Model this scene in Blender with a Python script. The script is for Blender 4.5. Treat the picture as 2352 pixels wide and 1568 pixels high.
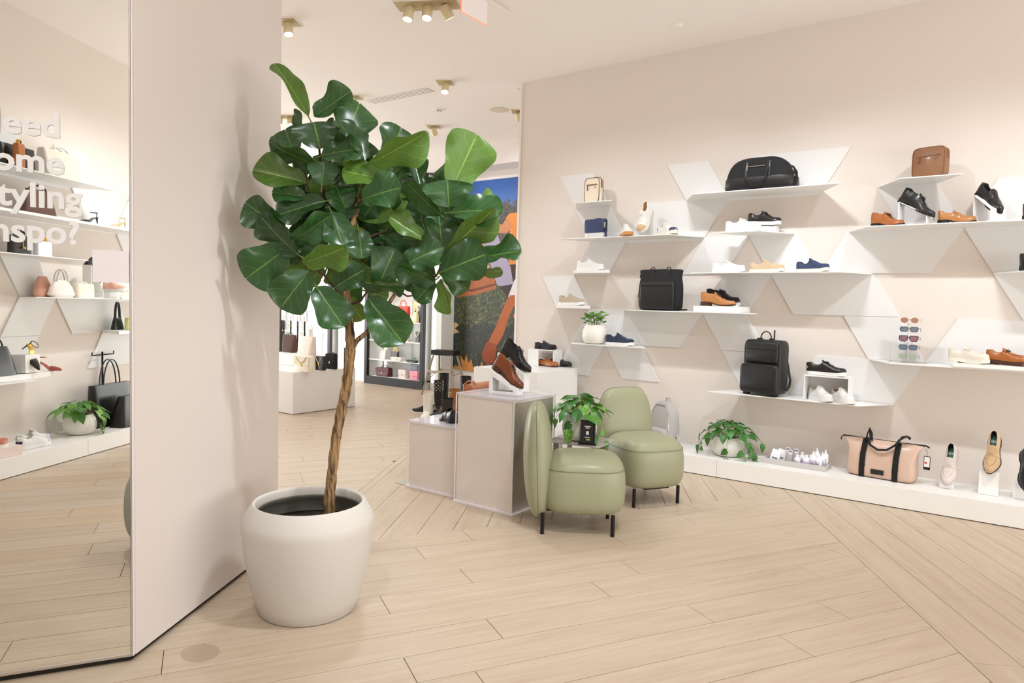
import bpy, bmesh, math, random
from mathutils import Vector, Matrix, Euler
random.seed(7)
for o in list(bpy.data.objects): bpy.data.objects.remove(o)
SC = bpy.context.scene
COL = SC.collection
PI = math.pi
R = math.radians

# ------------------------------------------------------------------ camera
# world: X runs along the shelf wall (to the right), Y towards that wall, Z up; metres
FPX = 1597.8; YAW = R(36.065); PITCH = R(3.0255); ROLL = R(1.4705); EYE = 1.4
f0 = Vector((-math.sin(YAW), math.cos(YAW), 0)); r0 = Vector((math.cos(YAW), math.sin(YAW), 0)); u0 = Vector((0, 0, 1))
FW = f0*math.cos(PITCH) - u0*math.sin(PITCH); ux = u0*math.cos(PITCH) + f0*math.sin(PITCH)
RT = r0*math.cos(ROLL) + ux*math.sin(ROLL); UP = ux*math.cos(ROLL) - r0*math.sin(ROLL)
CAM = Vector((0, 0, EYE))
cd = bpy.data.cameras.new('camera'); cam = bpy.data.objects.new('camera', cd); COL.objects.link(cam)
cd.sensor_width = 36; cd.sensor_fit = 'HORIZONTAL'; cd.lens = 36*FPX/2352; cd.clip_start = .05; cd.clip_end = 100
M = Matrix((RT, UP, -FW)).transposed().to_4x4(); M.translation = CAM
cam.matrix_world = M
SC.camera = cam

# ------------------------------------------------------------------ exposure, world
SC.view_settings.view_transform = 'Standard'
try: SC.view_settings.look = 'None'
except Exception: pass
SC.view_settings.gamma = 1; SC.view_settings.use_curve_mapping = False
SC.view_settings.exposure = 0.44
w = bpy.data.worlds.new('world'); SC.world = w; w.use_nodes = True
w.node_tree.nodes['Background'].inputs[0].default_value = (1, .93, .86, 1)
w.node_tree.nodes['Background'].inputs[1].default_value = 0.3

# surveying helpers: where a sight line meets a real plane of the room
def ray(px, py): return RT*((px-1176)/FPX) - UP*((py-784)/FPX) + FW
def onz(px, py, z=0.0):
    d = ray(px, py); return CAM + d*((z-EYE)/d.z)
def ony(px, py, Y):
    d = ray(px, py); return CAM + d*(Y/d.y)
def at(px, py, dep): return CAM + ray(px, py)*dep
MA = R(59.40); MP = Vector((-2.672, 1.262, 0)); MDIR = Vector((math.cos(MA), math.sin(MA), 0))

# ------------------------------------------------------------------ materials
def s2l(c):
    if isinstance(c, str):
        c = c.lstrip('#'); c = [int(c[i:i+2], 16)/255 for i in (0, 2, 4)]
    return tuple((x/12.92 if x <= .04045 else ((x+.055)/1.055)**2.4) for x in c[:3]) + (1,)
MATS = {}
def mat(name, col=None, rough=.5, metal=0.0, bump=0.0, bscale=60.0, var=0.0, vscale=8.0, emit=0.0, trans=0.0, coat=0.0, alpha=1.0, spec=.5, ior=1.45, sheen=0.0):
    if name in MATS: return MATS[name]
    m = bpy.data.materials.new(name); m.use_nodes = True; nt = m.node_tree; b = nt.nodes['Principled BSDF']
    c = s2l(col)
    b.inputs['Base Color'].default_value = c; b.inputs['Roughness'].default_value = rough; b.inputs['Metallic'].default_value = metal
    b.inputs['IOR'].default_value = ior; b.inputs['Specular IOR Level'].default_value = spec
    if coat: b.inputs['Coat Weight'].default_value = coat; b.inputs['Coat Roughness'].default_value = .15
    if trans: b.inputs['Transmission Weight'].default_value = trans
    if sheen: b.inputs['Sheen Weight'].default_value = sheen
    if alpha < 1: b.inputs['Alpha'].default_value = alpha
    if emit: b.inputs['Emission Color'].default_value = c; b.inputs['Emission Strength'].default_value = emit
    tc = nt.nodes.new('ShaderNodeTexCoord')
    if var:
        n = nt.nodes.new('ShaderNodeTexNoise'); n.inputs['Scale'].default_value = vscale; n.inputs['Detail'].default_value = 4
        nt.links.new(tc.outputs['Object'], n.inputs['Vector'])
        mr = nt.nodes.new('ShaderNodeMapRange'); mr.inputs[3].default_value = 1-var; mr.inputs[4].default_value = 1+var*.6
        nt.links.new(n.outputs[0], mr.inputs[0])
        hs = nt.nodes.new('ShaderNodeHueSaturation'); hs.inputs['Color'].default_value = c
        nt.links.new(mr.outputs[0], hs.inputs['Value']); nt.links.new(hs.outputs[0], b.inputs['Base Color'])
    if bump:
        n = nt.nodes.new('ShaderNodeTexNoise'); n.inputs['Scale'].default_value = bscale; n.inputs['Detail'].default_value = 3
        nt.links.new(tc.outputs['Object'], n.inputs['Vector'])
        bp = nt.nodes.new('ShaderNodeBump'); bp.inputs['Strength'].default_value = bump; bp.inputs['Distance'].default_value = .002
        nt.links.new(n.outputs[0], bp.inputs['Height']); nt.links.new(bp.outputs[0], b.inputs['Normal'])
    MATS[name] = m; return m

# ------------------------------------------------------------------ lights of the shop (recessed ceiling spots) and added fill lights
ZC = 3.773
GAIN = .47
LCOL = (.885, .945, 1.0)
def area_light(loc, target, sx, sy, watts, col):
    l = bpy.data.lights.new('fill_light', 'AREA'); l.shape = 'RECTANGLE'; l.size = sx; l.size_y = sy; l.energy = watts; l.color = col
    o = bpy.data.objects.new('fill_light', l); COL.objects.link(o); o.location = loc
    o.rotation_euler = (Vector(target)-Vector(loc)).to_track_quat('-Z', 'Y').to_euler(); return o
# two unseen area lights added as soft fill, at the front and far ends
area_light((5.1, 2.2, 1.7), (0, 2.2, 3.3), 7.6, 3.2, 270, (.92, .965, 1))
area_light((-12.3, 4.6, 1.7), (-8, 4.6, 2.9), 6.0, 3.0, 330, (.92, .965, 1))
def spot(parent, loc, target, watts, ang=78, blend=.5, size=.035, col=(1.0, .915, .845)):
    l = bpy.data.lights.new('lamp_light', 'SPOT'); l.energy = watts*GAIN; l.spot_size = R(ang); l.spot_blend = blend; l.shadow_soft_size = size; l.color = col
    o = bpy.data.objects.new('lamp_light', l); COL.objects.link(o)
    o.location = loc; o.rotation_euler = (Vector(target)-Vector(loc)).to_track_quat('-Z', 'Y').to_euler()
    if parent:
        o.parent = parent; o.matrix_parent_inverse = Matrix.Translation(-parent.location)
    return o

# ------------------------------------------------------------------ object helpers
def props(o, label=None, cat=None, group=None, kind=None):
    if label: o['label'] = label
    if cat: o['category'] = cat
    if group: o['group'] = group
    if kind: o['kind'] = kind
    return o
def thing(name, label, cat, loc=(0, 0, 0), rz=0.0, group=None, rot=None):
    o = bpy.data.objects.new(name, None); COL.objects.link(o); o.empty_display_size = .05
    o.location = loc; o.rotation_euler = rot if rot else (0, 0, rz)
    return props(o, label, cat, group)
class MB:
    def __init__(s): s.v = []; s.f = []; s.m = []; s.uv = None
    def add(s, vs, fs, mi=0):
        b = len(s.v); s.v += [tuple(v) for v in vs]; s.f += [tuple(b+i for i in f) for f in fs]; s.m += [mi]*len(fs); return s
    def box(s, x0, x1, y0, y1, z0, z1, mi=0, T=None):
        vs = [Vector((x, y, z)) for z in (z0, z1) for y in (y0, y1) for x in (x0, x1)]
        if T is not None: vs = [T@v for v in vs]
        return s.add(vs, [(0, 2, 3, 1), (4, 5, 7, 6), (0, 1, 5, 4), (2, 6, 7, 3), (0, 4, 6, 2), (1, 3, 7, 5)], mi)
    def prism(s, poly, z0, z1, mi=0, T=None):
        n = len(poly)
        a = sum(poly[i][0]*poly[(i+1) % n][1]-poly[(i+1) % n][0]*poly[i][1] for i in range(n))
        if a < 0: poly = poly[::-1]
        vs = [Vector((p[0], p[1], z0)) for p in poly]+[Vector((p[0], p[1], z1)) for p in poly]
        if T is not None: vs = [T@v for v in vs]
        fs = [tuple(range(n-1, -1, -1)), tuple(range(n, 2*n))]+[(i, (i+1) % n, n+(i+1) % n, n+i) for i in range(n)]
        return s.add(vs, fs, mi)
    def loft(s, rings, cap=(True, True), closed=True, mi=0):
        n = len(rings[0]); vs = [v for r_ in rings for v in r_]; fs = []
        for i in range(len(rings)-1):
            for j in range(n if closed else n-1):
                k = (j+1) % n; fs.append((i*n+j, i*n+k, (i+1)*n+k, (i+1)*n+j))
        if cap[0]: fs.append(tuple(range(n-1, -1, -1)))
        if cap[1]: fs.append(tuple((len(rings)-1)*n+j for j in range(n)))
        return s.add(vs, fs, mi)
    def lathe(s, prof, n=40, mi=0, c=(0, 0, 0), cap=True):
        rings = [[(c[0]+r_*math.cos(2*PI*j/n), c[1]+r_*math.sin(2*PI*j/n), c[2]+z) for j in range(n)] for r_, z in prof]
        return s.loft(rings, (cap and prof[0][0] > 1e-5, cap and prof[-1][0] > 1e-5), True, mi)
    def tube(s, pts, r, n=8, mi=0, flat=1.0, cap=True, up=None):
        pts = [Vector(p) for p in pts]; N = len(pts); rings = []; prev = None
        rs = r if isinstance(r, (list, tuple)) else [r]*N
        for i, p in enumerate(pts):
            t = (pts[min(i+1, N-1)]-pts[max(i-1, 0)])
            if t.length < 1e-9: t = Vector((0, 0, 1))
            t.normalize()
            if up is not None: a = Vector(up)-t*t.dot(Vector(up))
            elif prev is None:
                a = Vector((0, 0, 1)) if abs(t.z) < .9 else Vector((1, 0, 0)); a = a-t*t.dot(a)
            else: a = prev-t*t.dot(prev)
            if a.length < 1e-6: a = t.orthogonal()
            a.normalize(); prev = a; b = t.cross(a)
            rings.append([p+(a*math.cos(2*PI*j/n)*flat+b*math.sin(2*PI*j/n))*rs[i] for j in range(n)])
        return s.loft(rings, (cap, cap), True, mi)
    def ball(s, c, r, n=14, m=10, mi=0, sc=(1, 1, 1)):
        prof = [(max(1e-6, math.sin(PI*i/m))*r, -math.cos(PI*i/m)*r) for i in range(m+1)]
        rings = [[(c[0]+q*math.cos(2*PI*j/n)*sc[0], c[1]+q*math.sin(2*PI*j/n)*sc[1], c[2]+z*sc[2]) for j in range(n)] for q, z in prof]
        return s.loft(rings, (False, False), True, mi)
    def mesh(s, name, mats, smooth=None):
        me = bpy.data.meshes.new(name); me.from_pydata([tuple(v) for v in s.v], [], s.f)
        if not isinstance(mats, (list, tuple)): mats = [mats]
        for m_ in mats: me.materials.append(m_)
        if len(mats) > 1:
            for p, mi in zip(me.polygons, s.m): p.material_index = min(mi, len(mats)-1)
        me.validate()
        if smooth is not None:
            for p in me.polygons: p.use_smooth = True
            if smooth < 180: me.set_sharp_from_angle(angle=R(smooth))
        me.update(); return me
    def build(s, name, mats, parent=None, loc=None, rot=None, smooth=None, bevel=0, bseg=2, label=None):
        o = bpy.data.objects.new(name, s.mesh(name, mats, smooth)); COL.objects.link(o)
        if parent is not None: o.parent = parent
        if loc is not None: o.location = loc
        if rot is not None: o.rotation_euler = rot
        if bevel:
            b = o.modifiers.new('bevel', 'BEVEL'); b.width = bevel; b.segments = bseg; b.limit_method = 'ANGLE'; b.angle_limit = R(40)
        if label: o['label'] = label
        return o
def copy_tree(o, parent=None):
    c = o.copy(); COL.objects.link(c)
    if parent is not None: c.parent = parent
    for ch in list(o.children): copy_tree(ch, c)
    return c
def lerp_tab(tab, t):
    if t <= tab[0][0]: return tab[0][1]
    for (a, x), (b, y) in zip(tab, tab[1:]):
        if t <= b:
            k = (t-a)/(b-a); k = k*k*(3-2*k); return x+(y-x)*k
    return tab[-1][1]
def ring(w, d, z, e=4.0, n=32, cx=0, cy=0, tilt=0):
    out = []
    for j in range(n):
        a = 2*PI*j/n; c, s_ = math.cos(a), math.sin(a)
        x = math.copysign(abs(c)**(2/e), c)*w/2; y = math.copysign(abs(s_)**(2/e), s_)*d/2
        out.append((cx+x, cy+y, z+tilt*x))
    return out
def clip(poly, a, b, c):
    out = []; n = len(poly)
    for i in range(n):
        p, q = poly[i], poly[(i+1) % n]; dp = a*p[0]+b*p[1]-c; dq = a*q[0]+b*q[1]-c
        if dp >= 0: out.append(p)
        if (dp > 0 > dq) or (dp < 0 < dq):
            t = dp/(dp-dq); out.append((p[0]+(q[0]-p[0])*t, p[1]+(q[1]-p[1])*t))
    return out
def area(p): return abs(sum(p[i][0]*p[(i+1) % len(p)][1]-p[(i+1) % len(p)][0]*p[i][1] for i in range(len(p))))/2
def text_mesh(name, txt, size, mats, parent, M4, extrude=.0004, offset=0.0, anchor=None, align='LEFT'):
    cu = bpy.data.curves.new(name, 'FONT'); cu.body = txt; cu.size = size; cu.extrude = extrude; cu.offset = offset; cu.align_x = align
    cu.resolution_u = 3
    tmp = bpy.data.objects.new('tmp', cu); COL.objects.link(tmp)
    bpy.context.view_layer.update()
    me = bpy.data.meshes.new_from_object(tmp.evaluated_get(bpy.context.evaluated_depsgraph_get()))
    bpy.data.objects.remove(tmp)
    if anchor == 'RIGHT':
        mx = max(v.co.x for v in me.vertices)
        for v in me.vertices: v.co.x -= mx
    me.materials.clear(); me.materials.append(mats); me.name = name
    o = bpy.data.objects.new(name, me); COL.objects.link(o)
    if parent is not None: o.parent = parent
    o.matrix_local = M4
    return o

# ------------------------------------------------------------------ structure
WALLC = '#e9d9cc'; 
m_wall = mat('wall paint', '#e7ddd4', .75, bump=.06, bscale=220)
m_ceil = mat('ceiling paint', '#f3ede6', .85, bump=.05, bscale=200)
m_white = mat('white lacquered metal', '#f1efec', .42)
m_panel = mat('white wall sheet', '#eae8e6', .5)
m_plinth = mat('white plinth laminate', '#efece8', .38, bump=.03, bscale=80)
m_dark = mat('dark shadow gap', '#1d1916', .6)
m_sub = mat('dark subfloor', '#6b5138', .9)
def wood():
    m = bpy.data.materials.new('pale oak'); m.use_nodes = True; nt = m.node_tree; b = nt.nodes['Principled BSDF']; L = nt.links
    def N(t): return nt.nodes.new(t)
    uv = N('ShaderNodeUVMap'); geo = N('ShaderNodeNewGeometry')
    wn = N('ShaderNodeTexWhiteNoise'); wn.noise_dimensions = '1D'; L.new(geo.outputs['Random Per Island'], wn.inputs['W'])
    off = N('ShaderNodeVectorMath'); off.operation = 'SCALE'; off.inputs[3].default_value = 37.0; L.new(wn.outputs['Color'], off.inputs[0])
    ad = N('ShaderNodeVectorMath'); ad.operation = 'ADD'; L.new(uv.outputs[0], ad.inputs[0]); L.new(off.outputs[0], ad.inputs[1])
    mp = N('ShaderNodeMapping'); mp.inputs['Scale'].default_value = (1.1, 16, 1); L.new(ad.outputs[0], mp.inputs[0])
    n1 = N('ShaderNodeTexNoise'); n1.inputs['Scale'].default_value = 1.6; n1.inputs['Detail'].default_value = 7; n1.inputs['Roughness'].default_value = .62; n1.inputs['Distortion'].default_value = .9
    L.new(mp.outputs[0], n1.inputs['Vector'])
    mp2 = N('ShaderNodeMapping'); mp2.inputs['Scale'].default_value = (5, 130, 1); L.new(ad.outputs[0], mp2.inputs[0])
    n2 = N('ShaderNodeTexNoise'); n2.inputs['Scale'].default_value = 2; n2.inputs['Detail'].default_value = 4; L.new(mp2.outputs[0], n2.inputs['Vector'])
    n3 = N('ShaderNodeTexNoise'); n3.inputs['Scale'].default_value = 1.2; n3.inputs['Detail'].default_value = 2; L.new(ad.outputs[0], n3.inputs['Vector'])
    cr = N('ShaderNodeValToRGB'); e = cr.color_ramp.elements
    e[0].position = .30; e[0].color = s2l('#baa58c'); e[1].position = .75; e[1].color = s2l('#cebca6')
    x = e.new(.5); x.color = s2l('#c5b19a'); L.new(n1.outputs[0], cr.inputs[0])
    # fine pores
    mx = N('ShaderNodeMix'); mx.data_type = 'RGBA'; mx.blend_type = 'MULTIPLY'; mx.inputs[0].default_value = .35
    r2 = N('ShaderNodeMapRange'); r2.inputs[1].default_value = .35; r2.inputs[2].default_value = .6; r2.inputs[3].default_value = .90; r2.inputs[4].default_value = 1; L.new(n2.outputs[0], r2.inputs[0])
    L.new(cr.outputs[0], mx.inputs[6]); L.new(r2.outputs[0], mx.inputs[7])
    # knots
    vo = N('ShaderNodeTexVoronoi'); vo.inputs['Scale'].default_value = 1.0; vo.inputs['Randomness'].default_value = 1
    mp3 = N('ShaderNodeMapping'); mp3.inputs['Scale'].default_value = (1.3, 3.6, 1); L.new(ad.outputs[0], mp3.inputs[0]); L.new(mp3.outputs[0], vo.inputs['Vector'])
    kr = N('ShaderNodeMapRange'); kr.inputs[1].default_value = .015; kr.inputs[2].default_value = .07; kr.inputs[3].default_value = .85; kr.inputs[4].default_value = 0; L.new(vo.outputs['Distance'], kr.inputs[0])
    gate = N('ShaderNodeMath'); gate.operation = 'GREATER_THAN'; gate.inputs[1].default_value = .66
    sp = N('ShaderNodeSeparateColor'); L.new(vo.outputs['Color'], sp.inputs[0]); L.new(sp.outputs[0], gate.inputs[0])
    km = N('ShaderNodeMath'); km.operation = 'MULTIPLY'; L.new(kr.outputs[0], km.inputs[0]); L.new(gate.outputs[0], km.inputs[1])
    mk = N('ShaderNodeMix'); mk.data_type = 'RGBA'; L.new(km.outputs[0], mk.inputs[0]); L.new(mx.outputs[2], mk.inputs[6]); mk.inputs[7].default_value = s2l('#9a7650')
    hs = N('ShaderNodeHueSaturation'); L.new(mk.outputs[2], hs.inputs['Color'])
    sp2 = N('ShaderNodeSeparateColor'); L.new(wn.outputs['Color'], sp2.inputs[0])
    v1 = N('ShaderNodeMapRange'); v1.inputs[3].default_value = .93; v1.inputs[4].default_value = 1.06; L.new(sp2.outputs[0], v1.inputs[0]); L.new(v1.outputs[0], hs.inputs['Value'])
    v2 = N('ShaderNodeMapRange'); v2.inputs[3].default_value = .85; v2.inputs[4].default_value = 1.12; L.new(sp2.outputs[1], v2.inputs[0]); L.new(v2.outputs[0], hs.inputs['Saturation'])
    L.new(hs.outputs[0], b.inputs['Base Color'])
    rr = N('ShaderNodeMapRange'); rr.inputs[3].default_value = .34; rr.inputs[4].default_value = .48; L.new(n3.outputs[0], rr.inputs[0]); L.new(rr.outputs[0], b.inputs['Roughness'])
    bp = N('ShaderNodeBump'); bp.inputs['Strength'].default_value = .12; bp.inputs['Distance'].default_value = .002; L.new(n1.outputs[0], bp.inputs['Height']); L.new(bp.outputs[0], b.inputs['Normal'])
    return m
m_wood = wood()
XL, XR, YL, YW, YB = -12.5, 5.2, -1.912, 6.160, 8.57
fl = MB().box(XL-.2, XR+.2, YL-.2, YB+.2, -.12, -.006).build('floor', m_sub); props(fl, kind='structure')
# oak planks laid in three directions that meet on 60 degree lines (widths and joints measured)
PW = .1976
def frame(deg):
    a = R(deg); return Vector((math.cos(a), math.sin(a))), Vector((-math.sin(a), math.cos(a)))
U60, V60 = frame(60); U12, V12 = frame(120)
REG = [ # (direction, offset of first joint line, half planes a,b,c with a*x+b*y>=c)
 (60, 3.990, [(-V60.x, -V60.y, -3.990), (V12.x, V12.y, -1.590)]),
 (60, 3.990, [(V60.x, V60.y, 3.990), (V12.x, V12.y, 1.632)]),
 (120, -1.590, [(V60.x, V60.y, 3.990), (V12.x, V12.y, -1.590), (-V12.x, -V12.y, -1.632)]),
 (120, -1.590, [(-V12.x, -V12.y, 1.590)])]
KNOWN = {(0, -1): [1.463], (0, -2): [1.11, 2.95], (0, -3): [2.286], (0, -4): [1.239, 3.4], (0, -5): [2.11], (0, -6): [1.807, -.142], (0, -7): [1.153, 3.0], (0, -8): [.723, 2.1], (0, -9): [2.72, .95], (0, -10): [2.277, .3], (0, -11): [1.6, -.4], (3, -1): [4.68], (3, -2): [3.594], (3, -3): [4.85]}
cand = []
rng = random.Random(3)
for ri, (deg, v0, hps) in enumerate(REG):
    U, V = frame(deg)
    cs = [(x*V.x+y*V.y) for x in (XL, XR) for y in (YL, YB)]
    for k in range(int((min(cs)-v0)/PW)-1, int((max(cs)-v0)/PW)+2):
        lo, hi = v0+k*PW, v0+(k+1)*PW
        kn = KNOWN.get((ri, k), [])
        js = sorted(kn) if kn else [rng.uniform(0, 1.9)]
        while js[-1] < 15: js.append(js[-1]+rng.uniform(1.3, 2.1))
        while js[0] > -15: js.insert(0, js[0]-rng.uniform(1.3, 2.1))
        for a, b in zip(js, js[1:]):
            g = .0014
            poly = [tuple(U*p+V*q) for p, q in ((a+g, lo+g), (b-g, lo+g), (b-g, hi-g), (a+g, hi-g))]
            for (A, B, C_) in hps:
                poly = clip(poly, A, B, C_+g)
                if len(poly) < 3: break
            for (A, B, C_) in ((1, 0, XL), (-1, 0, -XR), (0, 1, YL), (0, -1, -YB)):
                if len(poly) >= 3: poly = clip(poly, A, B, C_)
            if len(poly) < 3 or area(poly) < .002: continue
            cx = sum(p[0] for p in poly)/len(poly); cy = sum(p[1] for p in poly)/len(poly)
            cand.append((poly, U, V, cx, cy))
def plank_mb(poly, U, V, cx, cy, mb, local):
    n = len(poly)
    a = sum(poly[i][0]*poly[(i+1) % n][1]-poly[(i+1) % n][0]*poly[i][1] for i in range(n))
    if a < 0: poly = poly[::-1]
    ch = .0012
    def L(p, s=0):
        d = Vector((p[0]-cx, p[1]-cy)); l = d.length or 1; d = d*(1-s/l)
        return Vector((cx+d.x, cy+d.y))
    ox, oy = (cx, cy) if local else (0, 0)
    b = len(mb.v); top = [L(p, ch) for p in poly]; edge = [Vector(p) for p in poly]
    for lst, z in ((top, 0.0), (edge, -.0009), (edge, -.006)):
        for q in lst: mb.v.append((q.x-ox, q.y-oy, z)); mb.uvl.append((q.x*U.x+q.y*U.y, q.x*V.x+q.y*V.y))
    mb.f.append(tuple(b+i for i in range(n))); mb.m.append(0)
    for k in range(2):
        for i in range(n):
            j = (i+1) % n; mb.f.append((b+(k+1)*n+i, b+(k+1)*n+j, b+k*n+j, b+k*n+i)); mb.m.append(0)
def plank_obj(mb, name, parent, loc):
    me = bpy.data.meshes.new(name); me.from_pydata(mb.v, [], mb.f); me.materials.append(m_wood)
    uvl = me.uv_layers.new(name='UVMap')
    for lp in me.loops: uvl.data[lp.index].uv = mb.uvl[lp.vertex_index]
    me.update(); o = bpy.data.objects.new(name, me); COL.objects.link(o); o.parent = parent; o.location = loc; return o
def in_view(cx, cy):
    v = Vector((cx, cy, 0))-CAM; z = v.dot(FW)
    if z < .3: return False
    x = FPX*v.dot(RT)/z; y = -FPX*v.dot(UP)/z
    return abs(x) < 1500 and y < 1250
cand.sort(key=lambda c: (not in_view(c[3], c[4]), math.hypot(c[3], c[4])))
rest = MB(); rest.uvl = []
for i, c in enumerate(cand):
    if i < 298:
        mb = MB(); mb.uvl = []; plank_mb(*c, mb, True); plank_obj(mb, 'plank', fl, (c[3], c[4], 0))
    else: plank_mb(*c, rest, False)
o = plank_obj(rest, 'plank', fl, (0, 0, 0)); o['kind'] = 'stuff'
ce = MB().box(XL-.2, XR+.2, YL-.2, YB+.2, ZC, ZC+.1).build('ceiling', m_ceil); props(ce, kind='structure')
m_wallb = mat('back wall paint', '#efe7e2', .7, bump=.04, bscale=200)
wr = MB().box(-4.43, XR, YW, YW+.22, 0, ZC).build('wall_right', m_wall); props(wr, kind='structure')
wl = MB().box(XL-.2, XR, YL-.2, YL, 0, ZC).build('wall_left', m_wall); props(wl, kind='structure')
wf = MB().box(XR, XR+.2, YL-.2, YW+.22, 0, ZC).build('wall_front', m_wall); props(wf, kind='structure')
wb = MB().box(XL-.2, -4.2, YB, YB+.2, 0, ZC).build('wall_back', m_wallb); props(wb, kind='structure')
we = MB().box(XL-.2, XL, YL, YB, 0, ZC).build('wall_end', m_wallb); props(we, kind='structure')
tr = MB().box(-4.452, -4.431, YW-.012, YW+.22, 0, ZC-.03).build('trim_1', mat('trim paint', '#f3ebe4', .5)); props(tr, kind='structure')
ret = MB().box(-4.43, -4.2, YW+.22, YB, 0, ZC).build('wall_return', m_wall); props(ret, kind='structure')
# hexagonal column that carries the mirror
A = Vector((-2.672, 1.262)); S6 = 1.247
hx = [A]; 
for d in (120, 180, 240, 300, 0): hx.append(hx[-1]+Vector((math.cos(R(d)), math.sin(R(d))))*S6)
MNX, MNY = math.sin(MA), -math.cos(MA); dd_ = MNX*MP.x+MNY*MP.y-.013
hxc = clip([tuple(p) for p in hx], -MNX, -MNY, -dd_)
col = MB()
col.prism(hxc, .022, ZC)
cxm = sum(p.x for p in hx)/6; cym = sum(p.y for p in hx)/6
o = col.build('wall_column', mat('column paint', '#dbd1ca', .6, bump=.04, bscale=180)); props(o, kind='structure')
k = MB().prism([(cxm+(p.x-cxm)*.985, cym+(p.y-cym)*.985) for p in hx], -.001, .0225).build('shadow_gap', m_dark, o)
# ---- folded sheet panels on a triangular grid (side 0.393 m, rows 0.34 m)
SG = .393
def gx(base, row, k): return base+(k+(.5 if row % 2 else 0))*SG     # row 0 is z = .70
def gz(row): return .70+.34*row
def panel(wall, base, Y, sgn, top, tl, tr_, lean, t=.012, bl=None, br=None):
    # parallelogram between row `top` and the row below; x of its top corners given directly
    z1 = gz(top); z0 = z1-.34; s_ = lean*SG/2
    p = [(tl, z1), (tr_, z1), ((tr_+s_) if br is None else br, z0), ((tl+s_) if bl is None else bl, z0)]
    # inset so that neighbours keep a fine joint
    mb = MB(); ys = (Y, Y-t) if sgn > 0 else (Y+t, Y)
    cx = sum(q[0] for q in p)/len(p); cz = sum(q[1] for q in p)/len(p)
    vs = [(x, ys[1], z) for x, z in p]+[(x, ys[0], z) for x, z in p]; n = len(p)
    vs = [(x, y, z+(.0012 if z < cz else -.0012)) for x, y, z in vs]
    vs = [(x-cx, y-Y, z-cz) for x, y, z in vs]
    mb.add(vs, [tuple(range(n)), tuple(range(2*n-1, n-1, -1))]+[(i, n+i, n+(i+1) % n, (i+1) % n) for i in range(n)])
    o = mb.build('wall_panel', m_panel, wall, (cx, Y, cz))
    return o
b0 = -.369+.393*0   # even rows pass through x = -.369
def X(row, k): return -.3655+(k+(.5 if row % 2 else 0))*SG   # k counted from here
PR = []
def pr(row, tl, tr_, lean, **kw): panel(wr, 0, YW, 1, row, tl, tr_, lean, **kw)
G = lambda v: v
pr(6, -3.917, -3.524, 1); pr(5, -3.720, -3.327, 1)                      # P1
pr(5, -2.934, -2.148, -1)                                               # P2
pr(6, -2.737, -2.344, 1)                                                # P15
pr(6, -1.951, -1.165, -1)                                               # P14
pr(4, -3.524, -3.131, -1)                                               # P3
pr(3, -4.113, -3.720, 1)                                                # P4
pr(2, -3.524, -3.131, -1)                                               # P5
panel(wr, 0, YW, 1, 2, -3.131, -3.125, 1, bl=-3.327, br=-2.934)         # P8 triangle
pr(1, -3.720, -3.327, -1); pr(1, -3.327, -2.934, 1)                     # P6 P7
pr(2, -3.131+.004, -2.344, 1, br=-2.540, t=.018)                        # P9 trapezoid
pr(2, -2.344, -1.951, 1); pr(1, -2.148, -1.755, 1)                      # P10
pr(3, -2.148, -1.755, -1)                                               # P11
pr(4, -2.344, -1.951, -1)                                               # P12
pr(4, -1.951, -1.558, 1)                                                # P13
pr(3, -1.7475, -.9615, 1); pr(2, -1.158, -.765, 1)                      # P24 P23
pr(1, -1.3545, -.5685, -1)                                              # P25
pr(5, -.9615, -.5685, 1)                                                # P16
pr(4, -1.158, -.372, -1)                                                # P18
pr(4, -.372, .814, 1)                                                   # P20
pr(5, -.1755, 1.0, -1)                                                  # P17
pr(3, -.1755, .61, 1)                                                   # P21
pr(2, -.372, .414, -1)                                                  # P22
# ---- shelves of the right wall
DEP = .335
def shelf(Y, sgn, z, w0, w1, f0_, f1_, label, group, t=.007, name='wall_shelf', lip=None):
    mb = MB(); yf = Y-sgn*DEP
    mb.prism([(w0, 0), (w1, 0), (f1_, yf-Y), (f0_, yf-Y)], -t, 0)
    o = mb.build(name, m_white, None, (0, Y, z)); props(o, label, 'shelf', group)
    # flange screwed to the wall and shown as a part
    fb = MB().box(w0+.01, w1-.01, -.004 if sgn > 0 else 0, 0 if sgn > 0 else .004, -.03, -t)
    fb.build('mounting_flange', m_white, o)
    return o
GR = 'folded white shelves on the shelf wall'
HS = SG/2
shelf(YW, 1, gz(5), -2.541, -1.361, -2.345, -1.165, 'white shelf under the black duffel bag', GR)
shelf(YW, 1, gz(5), -3.720, -3.327, -3.524, -3.131, 'small white shelf under the cream camera bag with brown piping', GR)
shelf(YW, 1, gz(4), -3.524, -2.344, -3.720, -2.541, 'long white shelf under the navy crossbody bag and three sneakers', GR)
shelf(YW, 1, gz(3)+.03, -3.720, -3.327, -3.524, -3.131, 'small thick white shelf holding only a white slip-on sneaker', GR, t=.028)
shelf(YW, 1, gz(2)+.028, -3.917, -3.524, -3.720, -3.327, 'small thick white shelf holding only a taupe sneaker', GR, t=.028)
shelf(YW, 1, gz(1), -3.720, -2.934, -3.524, -2.738, 'white shelf under the potted succulent and a navy sneaker', GR)
shelf(YW, 1, gz(2), -3.131, -1.951, -2.934, -1.755, 'white shelf under the black roll-top backpack and tan derby shoe', GR)
shelf(YW, 1, gz(3), -2.148, -.9615, -2.344, -1.13, 'white shelf under white, beige and blue canvas loafers', GR)
shelf(YW, 1, gz(4), -1.951, -1.558, -2.148, -1.755, 'short white shelf under a white and a black sneaker', GR)
shelf(YW, 1, gz(5), -.9615, -.5685, -.765, -.372, 'small white shelf under the brown crossbody bag', GR)
shelf(YW, 1, gz(4), -1.158, .9, -.9615, 1.1, 'long white shelf at right under tan and black dress shoes', GR)
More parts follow.
